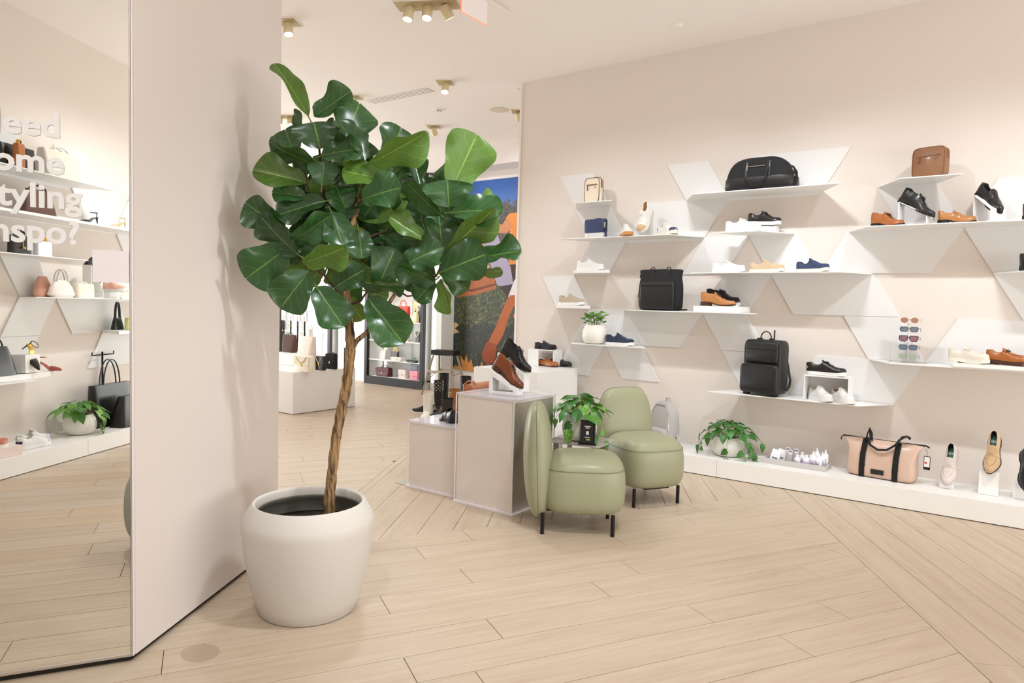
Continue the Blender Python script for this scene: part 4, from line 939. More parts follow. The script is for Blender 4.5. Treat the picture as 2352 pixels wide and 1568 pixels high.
heartd = [leafmesh('pothos_leaf', HEART, m_pothd, 8, 6, .22, .25, .05, 6, s+20, back=.35) for s in range(4)]
def pothos(label, loc, pr_, ph_, n, spread, hup, seed, trail, meshes, size=.075, potmat=None, name='pothos'):
    rr = random.Random(seed)
    t = thing(name, label, 'plant', loc)
    MB().lathe([(pr_*.60, 0), (pr_*.80, ph_*.06), (pr_*.97, ph_*.30), (pr_, ph_*.5), (pr_*.93, ph_*.76), (pr_*.80, ph_*.96), (pr_*.76, ph_), (pr_*.72, ph_*.98), (pr_*.74, ph_*.88), (0, ph_*.86)], 40).build('pot', potmat or m_pot, t, smooth=50)
    MB().lathe([(pr_*.74, ph_*.88), (0, ph_*.90)], 20).build('soil', m_soil, t)
    sm = MB()
    for i in range(n):
        a = 2.399*i+rr.uniform(-.3, .3); q = math.sqrt((i+.5)/n); e = q*spread*rr.uniform(.85, 1.12)
        top = Vector((math.cos(a)*e, math.sin(a)*e, ph_+hup*(1.05-q*q)*rr.uniform(.75, 1.1)+.01))
        st_ = Vector((math.cos(a)*pr_*.4*q, math.sin(a)*pr_*.4*q, ph_*.9))
        mid = (st_+top)/2+Vector((0, 0, .03))
        sm.tube([st_, mid, top], .0016, 5)
        d = Vector((math.cos(a), math.sin(a), rr.uniform(-.5, .45)-q*.55)); s_ = size*rr.uniform(.75, 1.25)
        nn = Vector((math.cos(a)*.45+rr.uniform(-.3, .3), math.sin(a)*.45+rr.uniform(-.3, .3), 1.0))
        put_leaf(rr.choice(meshes), t, top, d, nn, s_*1.15, s_*.95)
    for (ax, ay, dz, ll) in trail:   # trailing vines with single leaves: end point relative to the rim
        e = Vector((ax, ay, ph_+dz)); st_ = Vector((ax*.3, ay*.3, ph_*.95)); k_ = Vector((ax*.85, ay*.85, ph_+.02+dz*.25)); 
        sm.tube([st_, k_, (k_+e)/2+Vector((ax*.08, ay*.08, 0)), e], .0015, 5)
        a = math.atan2(ay, ax); d = Vector((math.cos(a)*.35, math.sin(a)*.35, -1)); put_leaf(rr.choice(meshes), t, e, d, (math.cos(a)+.2, math.sin(a)-.6, .35), ll*1.2, ll)
        if dz < -.08:
            put_leaf(rr.choice(meshes), t, (k_+e)/2, Vector((math.sin(a), -math.cos(a), -.7)), (math.cos(a), math.sin(a)-.5, .5), ll*1.0, ll*.85)
    sm.build('stems', m_stem, t, smooth=60)
    return t
pothos('trailing pothos in a round white pot on the plinth of the shelf wall', (-1.975, 5.905, pz), .135, .165, 44, .20, .12, 4, [(-.22, -.10, -.10, .06), (-.24, -.05, -.20, .065), (.20, -.10, -.02, .055), (.24, -.06, -.12, .06), (.05, -.17, -.17, .065), (.19, -.15, -.17, .07), (.29, -.02, -.03, .06), (.27, -.10, -.17, .075), (-.12, -.14, -.01, .06), (-.25, 0, -.02, .055)], heartd, .07)
# small pepper plant on the shelf
t = thing('potted_plant', 'small round-leaved plant in a white egg-shaped pot on a shelf', 'plant', (-3.335, 5.945, z1+.001))
MB().lathe([(.07, 0), (.105, .02), (.122, .07), (.118, .125), (.098, .172), (.088, .188), (.083, .186), (.086, .17), (0, .165)], 40).build('pot', m_pot, t, smooth=50)
MB().lathe([(.086, .168), (0, .17)], 20).build('soil', m_soil, t)
ov = [leafmesh('round_leaf', OVAL, m_succ, 6, 4, .25, .15, .03, 5, s) for s in range(3)]
rr = random.Random(5); sm = MB()
for i in range(13):
    a = 2.4*i; e = .02+.035*math.sqrt(i/13); topz = .235+.06*(1-i/13)+rr.uniform(-.02, .02); tp = Vector((math.cos(a)*e*1.7, math.sin(a)*e*1.7, topz)); sm.tube([(math.cos(a)*e*.6, math.sin(a)*e*.6, .165), tp], .0025, 5)
    for k_ in range(4):
        b_ = a+k_*1.7; put_leaf(rr.choice(ov), t, tp-Vector((0, 0, .012*k_)), (math.cos(b_), math.sin(b_), .35), (0, -.5, 1), .052, .044)
sm.build('stems', m_stem, t, smooth=60)

# ------------------------------------------------------------------ lounge chairs
m_green = mat('sage leather', '#979779', .42, bump=.05, bscale=180, coat=.08)
m_gseam = mat('sage seam', '#7e8562', .6)
m_leg = mat('black steel leg', '#1b1a19', .4, .4)
def lounge_chair(label, x, y, rz, green=None, seam=None):
    g = green or m_green; t = thing('lounge_chair', label, 'chair', (x, y, 0), rz, 'sage green lounge chairs')
    # seat: a puffed block; local x = forward
    mb = MB(); rings = []
    for k, (z, gr) in enumerate(((.128, .72), (.136, .88), (.17, .97), (.23, 1.0), (.30, 1.0), (.36, .985), (.405, .95), (.44, .88), (.465, .76), (.478, .55), (.483, .25))):
        rings.append([(.035+px_*gr, py_*gr, z) for px_, py_, _ in ring(.53, .50, 0, 3.3, 44)])
    mb.loft(rings); subsurf(mb.build('seat', g, t, smooth=180))
    m_ = MB(); p = [(.035+px_*.957, py_*.957, .402) for px_, py_, _ in ring(.53, .50, 0, 3.3, 44)]; m_.tube(p+[p[0]], .0022, 6, cap=False); m_.build('seat_seam', seam or m_gseam, t, smooth=60)
    # backrest: tall pebble, slightly leaning
    mb = MB(); rings = []
    for i in range(17):
        a = PI*i/16; z = -math.cos(a); q = math.sin(a)
        hz_ = .36; th = .095*(max(q, 0)**.75); ww = .245*(max(q, 0)**.42)
        rings.append([(px_*th/.5, py_*ww/.5, .43+z*hz_) for px_, py_, _ in ring(1, 1, 0, 2.6, 36)] if q > 1e-3 else [(px_*.02, py_*.06, .43+z*hz_) for px_, py_, _ in ring(1, 1, 0, 2, 36)])
    mb.loft(rings); b_ = mb.build('backrest', g, t, (-.235, 0, 0), smooth=180); b_.rotation_euler = (0, R(-2.5), 0); subsurf(b_)
    m_ = MB(); pts = []
    for i in range(41):
        a = -PI/2+2*PI*i/40*1.0; zz = math.sin(a); qq = math.cos(a); pts.append((0, math.copysign(abs(qq)**.42, qq)*.2455, .43+zz*.361))
    m_.tube(pts, .0020, 6); s_ = m_.build('back_seam', seam or m_gseam, t, (-.235, 0, 0), smooth=60); s_.rotation_euler = (0, R(-2.5), 0)
    MB().box(-.215, .225, -.10, .10, .118, .136).build('under_frame', m_leg, t, bevel=.004)
    for sx in (-.215, .215):
        for sy in (-.183, .183):
            MB().tube([(sx, sy, .0), (sx, sy, .13)], .0125, 14).build('leg', m_leg, t, smooth=40)
    return t
lounge_chair('sage green lounge chair seen from the side, nearest the viewer', -2.224, 3.80, R(33))
lounge_chair('sage green lounge chair facing the viewer beside the grey backpack', -2.21, 4.69, R(-32))
t = thing('pouf', 'round grey-green pouf glimpsed at the edge of the mirror', 'pouf', (-1.50, .66, 0))
m_gg = mat('grey green fabric', '#a9ad9e', .8, bump=.1, bscale=200)
subsurf(MB().lathe([(.0, .055), (.16, .055), (.22, .08), (.245, .16), (.25, .26), (.24, .38), (.20, .455), (.10, .478), (0, .48)], 36).build('seat', m_gg, t, smooth=180))
MB().lathe([(.15, 0), (.15, .056), (0, .056)], 30).build('base', m_leg, t, smooth=40)
# side table
m_tab = mat('grey powder coated metal', '#b9b4ac', .45, .3)
tb = thing('side_table', 'small grey metal side table between the two green chairs', 'table', (-2.455, 4.235, 0), R(8))
m_ = MB(); m_.loft([ring(.40, .36, z, 7, 40) for z in (.452, .46)]); m_.build('tabletop', m_tab, tb, bevel=.001)
for sx in (-.14, .14):
    for sy in (-.12, .12): MB().box(sx-.018, sx+.018, sy-.004, sy+.004, 0, .453).build('leg', m_tab, tb)
m_potg = mat('glossy white ceramic', '#ebe6de', .15, coat=.6)
pothos('pothos in a glossy white pot on the grey side table', (-2.475, 4.235, .461), .125, .185, 40, .165, .115, 11, [(.02, -.17, -.10, .075), (.17, -.08, -.13, .05), (-.17, -.08, -.03, .06), (.20, .02, -.18, .05), (-.10, -.15, -.04, .05), (.13, .02, -.02, .05)], heart, .088, m_potg)
sg = thing('sign_holder', 'small black sign holder with a card in front of the pothos', 'sign', (-2.345, 4.125, .461), R(28))
MB().box(-.062, .062, -.035, .045, 0, .004).build('foot', R_black, sg, bevel=.001); MB().box(-.048, .048, -.012, .010, .004, .165).build('holder', R_black, sg, bevel=.003)
MB().box(.040, .052, -.016, .014, .004, .175).build('side_post', R_black, sg, bevel=.002)
MB().box(-.042, .036, -.0145, -.0122, .012, .158).build('card', mat('black card', '#242223', .35), sg)
m_ = MB(); m_.box(-.022, .020, -.0152, -.0144, .122, .128); m_.box(-.014, .012, -.0152, -.0144, .111, .117); m_.box(-.018, .016, -.0152, -.0144, .048, .051); m_.build('white_print', mat('white print', '#e8e4e0', .6), sg)
MB().box(-.010, .008, -.0152, -.0144, .068, .092).build('pale_square', mat('white print'), sg); MB().box(-.008, .016, -.0152, -.0144, .030, .037).build('yellow_print', mat('yellow print', '#c9c24a', .6), sg)

# ------------------------------------------------------------------ clear-cased display boxes in the middle
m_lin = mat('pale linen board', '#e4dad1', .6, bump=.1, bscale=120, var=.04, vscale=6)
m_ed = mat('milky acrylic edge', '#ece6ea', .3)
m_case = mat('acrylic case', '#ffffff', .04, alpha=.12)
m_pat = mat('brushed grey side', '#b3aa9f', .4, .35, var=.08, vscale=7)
def cased(label, x0, x1, y0, y1, h, top=None, ear=False):
    t = thing('display_box', label, 'display box', (x0, y0, 0)); w_ = x1-x0; d_ = y1-y0
    MB().box(.012, w_-.012, .012, d_-.012, .012, h-.022).build('linen_core', m_lin, t)
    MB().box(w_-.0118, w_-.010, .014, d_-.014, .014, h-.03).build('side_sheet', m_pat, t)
    MB().box(.010, w_-.010, .010, d_-.010, h-.022, h-.018).build('inner_top', mat('pale top', '#e9e2e2', .25), t)
    MB().box(0, w_, 0, d_, h-.006, h).build('acrylic_top', mat('acrylic top', '#efe8ec', .04, alpha=.45), t, bevel=.001)
    for a in ((0, .006, 0, .006), (w_-.006, w_, 0, .006), (0, .006, d_-.006, d_), (w_-.006, w_, d_-.006, d_)):
        MB().box(a[0], a[1], a[2], a[3], .0, h-.006).build('corner_edge', m_ed, t)
    for z_0, z_1 in ((0, .014),):
        MB().box(-.006, w_+.006, -.006, d_+.006, z_0, z_1).build('base_frame', m_ed, t, bevel=.001)
    m_ = MB(); m_.box(0, w_, 0, .0025, h-.0095, h-.0055); m_.box(0, .0025, 0, d_, h-.0095, h-.0055); m_.box(w_-.0025, w_, 0, d_, h-.0095, h-.0055); m_.build('top_rim', m_ed, t)
    return t
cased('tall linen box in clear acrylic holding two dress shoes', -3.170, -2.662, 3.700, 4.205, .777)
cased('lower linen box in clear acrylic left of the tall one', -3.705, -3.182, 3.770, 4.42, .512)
m_ = MB().box(-3.84, -3.60, 3.785, 4.10, 0, .004).build('floor_plate', m_tab, None, smooth=None); props(m_, 'thin grey metal plate on the floor under the lower linen box', 'plate')
block('tall white box behind the green chairs against the wall', (-3.955, 5.685, 0), .77, .71, .776, 0, m_plinth, 'display_box')
# bridge riser and loafers on it
zb = .779; cb = onz(1236, 840, zb)
t = thing('open_riser', 'white open riser with a black loafer on top', 'riser', (cb.x, cb.y, zb))
hh = .170
for a in ((-.13, .165, 0, .20, hh-.008, hh), (-.13, 0, 0, .008, 0, hh-.008), (-.13, -.122, .008, .2, 0, hh-.008), (.157, .165, .03, .2, 0, hh-.008)):
    MB().box(*a).build('panel', m_white, t, bevel=.001)
shoe('driver', S_blk, R_black, 'black suede driving loafer on top of the white open riser', (cb.x-.10, cb.y+.09, zb+.172), R(-2), L=.265, lining=_lin, stitch=None)
shoe('driver', L_tan, R_brown, 'tan driving loafer with metal bit passing under the open riser', (cb.x-.05, cb.y+.07, zb), R(-8), L=.275, lining=_lin, stitch=L_cap, tab=G_sil)
shoe('driver', L_black, R_black, 'black driving loafer behind the tan one on the white box', (cb.x+.02, cb.y+.21, zb), R(-8), L=.275, lining=_lin, stitch=L_black)
# dress shoes on ramps on the tall box
bx = -2.92
t1 = (-3.02, 3.80)
def ramp2(label, x, y, z, rz, h0, h1, l, w=.09):
    t = thing('display_ramp', label, 'display stand', (x, y, z), rz); th = .012
    for s_ in (-1, 1):
        m_ = MB(); P = [(0, 0), (l, 0), (l, h1), (0, h0)]
        Q = [(.026, .022), (l-.03, .022), (l-.03, h1-.012), (.026, h0-.045)]
        y0_, y1_ = (s_*w/2-.004, s_*w/2+.004)
        vs = [(a, y0_, b_) for a, b_ in P+Q]+[(a, y1_, b_) for a, b_ in P+Q]; f = []
        for i in range(4):
            j = (i+1) % 4; f += [(i, j, 4+j, 4+i), (8+i, 12+i, 12+j, 8+j), (i, 8+i, 8+j, j), (4+i, 4+j, 12+j, 12+i)]
        m_.add(vs, f); m_.build('side_frame', m_white, t)
    MB().box(0, .008, -w/2, w/2, 0, h0).build('back_plate', m_white, t); MB().box(l-.008, l, -w/2, w/2, 0, h1).build('front_plate', m_white, t)
    m_ = MB(); m_.add([(0, -w/2, h0), (0, w/2, h0), (l, w/2, h1), (l, -w/2, h1), (0, -w/2, h0+.007), (0, w/2, h0+.007), (l, w/2, h1+.007), (l, -w/2, h1+.007)], [(0, 1, 2, 3), (7, 6, 5, 4), (0, 4, 5, 1), (1, 5, 6, 2), (2, 6, 7, 3), (3, 7, 4, 0)]); m_.build('sloping_top', m_white, t)
    return t
zt2 = .778
ramp2('white ramp under the cognac derby shoe on the tall box', -2.975, 3.865, zt2, R(8), .165, .045, .22)
ramp2('taller white ramp under the black derby shoe on the tall box', -3.05, 4.05, zt2, R(8), .265, .13, .22)
shoe('derby', L_cognac, R_brown, 'cognac cap-toe derby on the nearer ramp of the tall box', (-2.98, 3.87, zt2+.178), R(6), pitch=R(30), L=.275, lace=K_brn, toecap=L_cap, lining=L_tan)
shoe('derby', L_black, R_black, 'black cap-toe derby on the further ramp of the tall box', (-3.055, 4.055, zt2+.280), R(6), pitch=R(30), L=.285, lace=K_blk, toecap=L_black)
# weekender and boot on the low box
t = thing('weekend_bag', 'tan leather weekend bag with a rolled top behind the tall box', 'bag', (-3.325, 4.02, .513), R(90))
MB().tube([(0, 0, .238), (.25, 0, .240), (.50, 0, .242)], [.046, .048, .046], 18).build('rolled_top', leather('rosy tan leather', '#b5785a', .5), t, smooth=50)
soft_body([(0, .46, .13, .25), (.02, .50, .15, .25), (.15, .50, .14, .25), (.22, .48, .08, .25)], 8, 32).build('body', L_black2, t, smooth=60)
soft_body([(0, .03, .15, 0), (.10, .035, .16, 0), (.20, .03, .12, 0), (.25, .02, .08, 0)], 5, 20).build('end_panel', L_tan, t, smooth=60)
m_ = MB(); m_.tube([(.03, .05, .16), (.02, .06, .27), (.04, .03, .30), (.05, -.02, .295), (.05, -.05, .22)], .008, 6); m_.build('handle', L_tan, t, smooth=60)
MB().box(-.012, .030, .084, .086, .12, .20).build('price_tag', mat('paper'), t)
def boot(label, loc, rz, up, sole, h=.26, L=.27, trim=None, name='boot', studs=False, fluffy=None):
    t = thing(name, label, 'boot', loc, rz); t.scale = (1.22, 1.3, 1.0); W = .095; out = OUT['round']
    hw = lambda u: lerp_tab(out, u)*W/2
    mb = MB(); rings = []
    N = 26
    # foot
    foot = MB(); rows = []
    for i in range(17):
        u = i/16; w_ = hw(u)*.97; hh_ = lerp_tab([(0, .085), (.4, .095), (.6, .075), (.85, .05), (1, .02)], u)
        rows.append([(u*L, math.copysign(abs(math.cos(a))**.8, math.cos(a))*w_, .03+hh_*math.sin(a)**.7) for a in [PI*j/12 for j in range(13)]])
    foot.loft(rows, (True, True), False); foot.build('vamp', up, t, smooth=60)
    m_ = MB()
    for z, a, b_ in ((.03, .13, .088), (.08, .125, .086), (.13, .105, .082), (.18, .105, .086), (h-.01, .118, .094), (h, .12, .095)):
        rings.append(ring(a, b_, z, 2.6, 28, .062+(.0 if z > .1 else .0)))
    m_.loft(rings, (False, False)); m_.loft([ring(.110, .085, h, 2.6, 28, .062), ring(.105, .08, h-.06, 2.6, 28, .062)], (False, True)); m_.build('shaft', up, t, smooth=60)
    m_ = MB(); uu = [i/24 for i in range(25)]; P = [(u*L, hw(u)*1.06) for u in uu]+[(u*L, -hw(u)*1.06) for u in reversed(uu)]; m_.prism(P, 0, .032); m_.build('sole', sole, t, smooth=40)
    if trim is not None:
        m_ = MB(); 
        for i in range(6): z = .10+i*(h-.12)/6; m_.tube([(.125-.002*i, -.02, z), (.13-.002*i, .02, z+.012)], .003, 5); m_.tube([(.125-.002*i, .02, z), (.13-.002*i, -.02, z+.012)], .003, 5)
        m_.build('laces', trim, t, smooth=60)
    if studs:
        m_ = MB()
        for i in range(8):
            for j in range(6):
                a = -PI+2*PI*(i+.5*(j % 2))/8; z = h-.012-j*.022; m_.ball((.062+.0605*math.cos(a)*.98, .0475*math.sin(a)*1.02, z), .006, 6, 4)
        m_.build('studs', mat('pearl stud', '#e8e4dc', .3), t, smooth=180)
    if fluffy is not None:
        m_ = MB(); m_.tube([(.062+.055*math.cos(2*PI*j/16), .043*math.sin(2*PI*j/16), h+.004) for j in range(17)], .012, 8, cap=False); m_.build('cuff', fluffy, t, smooth=60)
    return t
shoe('loafer', L_black, R_black, 'black shoe toe beside the tan weekend bag on the low box', (-3.33, 3.885, .513), R(158), L=.215)
fb = [onz(986, 962), onz(998, 948), onz(1024, 950), onz(1040, 945), onz(958, 952), onz(990, 936)]
boot('white knee boot in the group of boots on the floor', (fb[0].x, fb[0].y, 0), R(-60), mat('off white boot leather', '#e9e3d5', .55), R_off, h=.31, L=.25)
boot('black boot covered in pearl studs', (fb[1].x-.12, fb[1].y+.20, 0), R(-50), L_black, R_black, h=.40, studs=True)
boot('tan lace-up hiking boot in the group on the floor', (fb[2].x, fb[2].y+.25, 0), R(-100), S_tan, R_brown, h=.30, trim=mat('cream lace'))
boot('tall black boot at the right of the floor group', (fb[3].x, fb[3].y+.35, 0), R(-110), L_black, R_black, h=.44)
boot('black boot with lug sole between the white and tan boots', (fb[0].x+.28, fb[0].y+.12, 0), R(-130), L_black, R_black, h=.27, trim=K_blk)
boot('black boot with open straps at the back of the floor group', (fb[5].x-.05, fb[5].y+.35, 0), R(-70), F_blk2, R_black, h=.44)
shoe('sneaker', L_black, R_off, 'black chunky sneaker left of the white boot', (fb[4].x+.12, fb[4].y+.15, 0), R(200), L=.28, lace=K_wht)
shoe('sneaker', L_black, R_off, 'second black chunky sneaker behind the first on the floor', (fb[4].x+.15, fb[4].y+.33, 0), R(196), L=.28, lace=K_wht)

# ------------------------------------------------------------------ fig tree
pc = Vector((-2.558, 1.985, 0))
m_bigpot = mat('warm white planter', '#cec8c0', .5, bump=.08, bscale=160, var=.02, vscale=5)
tree = thing('potted_fig_tree', 'tall fiddle-leaf fig in a big off-white planter beside the mirror column', 'plant', pc)
MB().lathe([(.205, 0), (.214, .006), (.232, .06), (.262, .17), (.282, .29), (.2905, .38), (.291, .405), (.286, .425), (.268, .457), (.250, .487), (.243, .494), (.236, .492), (.230, .482), (.232, .46), (.238, .44), (0, .44)], 96).build('planter', m_bigpot, tree, smooth=60)
MB().lathe([(.238, .435), (.236, .437), (.236, .375), (.238, .33), (.10, .33)], 64).build('planter_lip', mat('shadow lip', '#3b3832', .7), tree, smooth=60)
# real inner wall: replace the closed top by an open cavity
pl_o = tree.children[0]
bpy.data.objects.remove(tree.children[1]); bpy.data.objects.remove(pl_o)
MB().lathe([(.205, 0), (.214, .006), (.232, .06), (.262, .17), (.282, .29), (.2905, .38), (.291, .405), (.286, .425), (.268, .457), (.250, .487), (.243, .494), (.236, .492), (.231, .484), (.231, .455)], 96, cap=False).build('planter', m_bigpot, tree, smooth=60)
MB().lathe([(.205, .004), (0, .004)], 40).build('planter_base', m_bigpot, tree)
MB().lathe([(.231, .456), (.224, .454), (.224, .446), (.240, .430), (.245, .36), (.242, .33)], 96, cap=False).build('liner', mat('grey plastic liner', '#6e6c63', .55), tree, smooth=60)
MB().lathe([(.244, .375), (.15, .385), (.06, .39), (0, .395)], 60).build('soil', m_soil, tree, smooth=180)
m_bark = bpy.data.materials.new('fig bark'); m_bark.use_nodes = True; nt = m_bark.node_tree; b = nt.nodes['Principled BSDF']; b.inputs['Roughness'].default_value = .9
tc = nt.nodes.new('ShaderNodeTexCoord'); mp = nt.nodes.new('ShaderNodeMapping'); mp.inputs['Scale'].default_value = (70, 70, 9); nz = nt.nodes.new('ShaderNodeTexNoise'); nz.inputs['Scale'].default_value = 1; nz.inputs['Detail'].default_value = 6; nz.inputs['Distortion'].default_value = .6
nt.links.new(tc.outputs['Object'], mp.inputs[0]); nt.links.new(mp.outputs[0], nz.inputs['Vector'])
cr = nt.nodes.new('ShaderNodeValToRGB'); cr.color_ramp.elements[0].position = .35; cr.color_ramp.elements[0].color = s2l('#3d2819'); cr.color_ramp.elements[1].position = .66; cr.color_ramp.elements[1].color = s2l('#b08c5e')
nt.links.new(nz.outputs[0], cr.inputs[0]); nt.links.new(cr.outputs[0], b.inputs['Base Color']); bp = nt.nodes.new('ShaderNodeBump'); bp.inputs['Strength'].default_value = 1; bp.inputs['Distance'].default_value = .006; nt.links.new(nz.outputs[0], bp.inputs['Height']); nt.links.new(bp.outputs[0], b.inputs['Normal'])
m_twig = mat('dark fig twig', '#54382a', .85, bump=.5, bscale=90, var=.25, vscale=40)
TD = 3.20
def tp(px_, py_, dd=0.0): return at(px_, py_, TD+dd)-pc
def jitter(pts, k, s):
    r_ = random.Random(s); out = []
    for a, b_ in zip(pts, pts[1:]):
        for i in range(k):
            t_ = i/k; out.append(a.lerp(b_, t_)+Vector((r_.uniform(-1, 1), r_.uniform(-1, 1), 0))*.0022)
    return out+[pts[-1]]
tr_pts = [Vector((tp(757, 1180).x, tp(757, 1180).y, .37)), tp(757, 1140), tp(763, 1085), tp(772, 1010), tp(783, 945), tp(795, 890), tp(800, 850), tp(806, 805), tp(803, 760), tp(799, 715), tp(795, 670), tp(796, 620), tp(800, 580, .02), tp(805, 540, .03), tp(814, 500, .03), tp(826, 455, .02)]
trad = [.0255, .0245, .023, .0225, .023, .0235, .022, .0225, .021, .019, .018, .0165, .0155, .015, .013, .012]
P = jitter(tr_pts, 5, 1); rad = []
for i in range(len(trad)-1):
    for k_ in range(5): rad.append((trad[i]+(trad[i+1]-trad[i])*k_/5)*(1+.06*math.sin(i*2.1+k_*1.7)))
rad.append(trad[-1])
MB().tube(P, rad, 16).build('trunk', m_bark, tree, smooth=180)
def branch(pts, r0_, r1_, m=None):
    P = jitter([tp(*p) for p in pts], 3, len(pts)+int(pts[0][0])); n = len(P)
    MB().tube(P, [r0_+(r1_-r0_)*i/(n-1) for i in range(n)], 8).build('branch', m or m_twig, tree, smooth=180)
branch([(808, 800), (822, 780), (845, 762), (868, 730), (888, 706), (902, 684), (913, 665), (930, 648), (948, 640), (968, 618), (990, 600), (1004, 588)], .012, .005, m_bark)
branch([(913, 668, 0), (935, 680), (955, 678)], .005, .003)
branch([(948, 640), (980, 636), (1002, 634), (1012, 612), (1028, 585), (1036, 570, .02), (1030, 520, .04), (1030, 470, .03), (1037, 435)], .006, .004)
branch([(793, 705), (775, 668), (757, 648), (745, 632), (722, 618), (705, 612), (690, 590)], .006, .004)
branch([(745, 632), (752, 612), (740, 600)], .004, .003)
branch([(799, 702), (830, 690), (845, 668), (870, 655)], .006, .003)
branch([(792, 620), (775, 560, .05), (760, 500, .05), (748, 460, .03), (738, 400), (735, 360), (733, 330, .02), (716, 285)], .009, .004)
branch([(748, 470, .03), (718, 455, .02), (706, 425), (702, 400)], .004, .003)
branch([(826, 455, .02), (833, 430), (836, 400), (833, 375), (845, 350)], .008, .004)
branch([(826, 470, .02), (860, 450, .06), (880, 420, .05), (884, 392)], .006, .003)
branch([(803, 560, .02), (860, 540, .08), (920, 520, .08), (970, 500, .08), (1015, 495, .04)], .007, .004)
branch([(738, 400), (760, 370), (765, 350)], .004, .003)
figs = [leafmesh('fig_leaf', FIG, m_fig, 14, 10, f, c, w_, 8+s, s, notch=.05) for s, (f, c, w_) in enumerate(((.20, .14, .10), (.34, .05, .11), (.12, .26, .13), (.42, .16, .10)))]
figl = [leafmesh('fig_leaf', FIG, m_figl, 14, 10, f, c, w_, 8+s, s+30, notch=.05) for s, (f, c, w_) in enumerate(((.2, .12, .07), (.35, .08, .09)))]
# base px, tip px, width px, roll deg, depth offset of base / tip, kind (d dark, l light)
LF = [(708, 267, 643, 145, 40, 38, 0, .02, 'l'), (722, 268, 797, 212, 50, -35, 0, -.03, 'd'), (786, 330, 830, 238, 92, 8, .02, .05, 'd'), (838, 369, 791, 276, 42, 55, -.06, -.08, 'd'),
 (679, 358, 652, 296, 74, -8, -.02, .03, 'd'), (736, 342, 722, 285, 96, 10, -.08, -.10, 'd'), (737, 358, 811, 332, 46, -40, -.08, -.14, 'd'), (828, 386, 970, 318, 60, 38, -.04, -.10, 'l'),
 (884, 386, 925, 297, 80, 15, .04, .10, 'd'), (1037, 435, 1092, 318, 104, 5, -.02, -.02, 'l'), (1037, 437, 1010, 370, 52, -40, .03, .10, 'd'), (1031, 476, 1028, 420, 100, 0, -.10, -.14, 'd'),
 (1035, 488, 1140, 474, 62, -45, -.04, -.10, 'd'), (1017, 585, 1128, 493, 58, 30, -.05, -.14, 'l'), (748, 385, 622, 356, 44, -50, -.05, -.10, 'd'), (705, 420, 592, 388, 62, 30, -.02, -.08, 'l'),
 (739, 426, 744, 378, 62, 0, -.06, -.09, 'd'), (765, 425, 798, 392, 34, -20, -.03, -.02, 'd'), (884, 414, 797, 388, 52, 38, -.05, -.11, 'l'), (832, 458, 906, 428, 66, -30, -.08, -.16, 'd'),
 (1014, 495, 934, 432, 44, -45, -.03, -.12, 'd'), (968, 440, 949, 356, 38, 30, .02, .05, 'd'), (890, 412, 951, 367, 36, 40, .03, .02, 'd'), (704, 452, 632, 438, 42, 25, -.02, -.06, 'd'),
 (748, 462, 642, 484, 50, 35, -.03, -.08, 'd'), (657, 532, 570, 472, 66, -20, -.02, -.08, 'd'), (689, 587, 592, 512, 56, -30, -.06, -.12, 'd'), (668, 555, 750, 508, 54, 25, -.06, -.12, 'd'),
 (760, 485, 786, 552, 66, -10, -.05, -.10, 'd'), (802, 498, 775, 434, 60, 15, .02, .02, 'd'), (663, 567, 572, 634, 96, 0, -.04, -.08, 'd'), (710, 622, 648, 698, 88, 10, -.04, -.08, 'd'),
 (726, 658, 782, 738, 76, -5, -.05, -.10, 'd'), (697, 603, 785, 576, 58, 35, -.10, -.16, 'l'), (823, 526, 832, 578, 62, -8, -.05, -.10, 'd'), (768, 660, 826, 622, 56, -15, -.05, -.10, 'd'),
 (866, 662, 904, 580, 76, 5, -.05, -.09, 'd'), (974, 550, 904, 500, 44, 30, -.05, -.10, 'l'), (924, 612, 1000, 566, 66, -20, -.05, -.10, 'd'), (1015, 585, 1012, 496, 66, 15, .00, -.02, 'd'),
 (1008, 627, 1104, 585, 86, -12, -.06, -.14, 'd'), (1000, 648, 920, 618, 40, -35, -.04, -.09, 'd'), (999, 644, 957, 682, 48, 20, -.02, -.04, 'd'), (846, 685, 916, 775, 84, 0, -.06, -.12, 'd'),
 (798, 680, 828, 732, 44, 20, .04, .06, 'l'), (1101, 592, 1188, 574, 46, -45, -.03, -.08, 'd'), (1095, 618, 1148, 629, 22, 60, .0, -.02, 'l'), (1014, 640, 1028, 714, 32, 45, -.02, -.04, 'l'),
 (826, 648, 915, 666, 28, 60, -.08, -.14, 'd'), (1017, 625, 1070, 662, 46, 15, .0, .03, 'd'), (796, 590, 856, 648, 46, 30, .04, .08, 'l'), (746, 617, 710, 642, 40, 10, .05, .08, 'l'),
 (845, 670, 888, 684, 34, 15, .03, .06, 'l'), (946, 640, 942, 668, 26, 20, .03, .04, 'd'), (1104, 460, 1129, 440, 24, 10, .0, .02, 'l'), (773, 308, 746, 283, 40, 0, .03, .06, 'd'),
 (706, 310, 670, 267, 34, -45, -.01, .02, 'd'), (838, 362, 856, 334, 36, 0, .05, .09, 'd'), (705, 405, 690, 360, 42, -20, .02, .05, 'd'), (770, 345, 806, 300, 60, 10, .06, .10, 'd'),
 (1000, 500, 1060, 470, 44, 20, .10, .14, 'd'), (1036, 570, 1080, 520, 60, -20, .08, .10, 'd'), (1036, 560, 1092, 600, 60, 20, .08, .10, 'd')]
fr_ = random.Random(21)
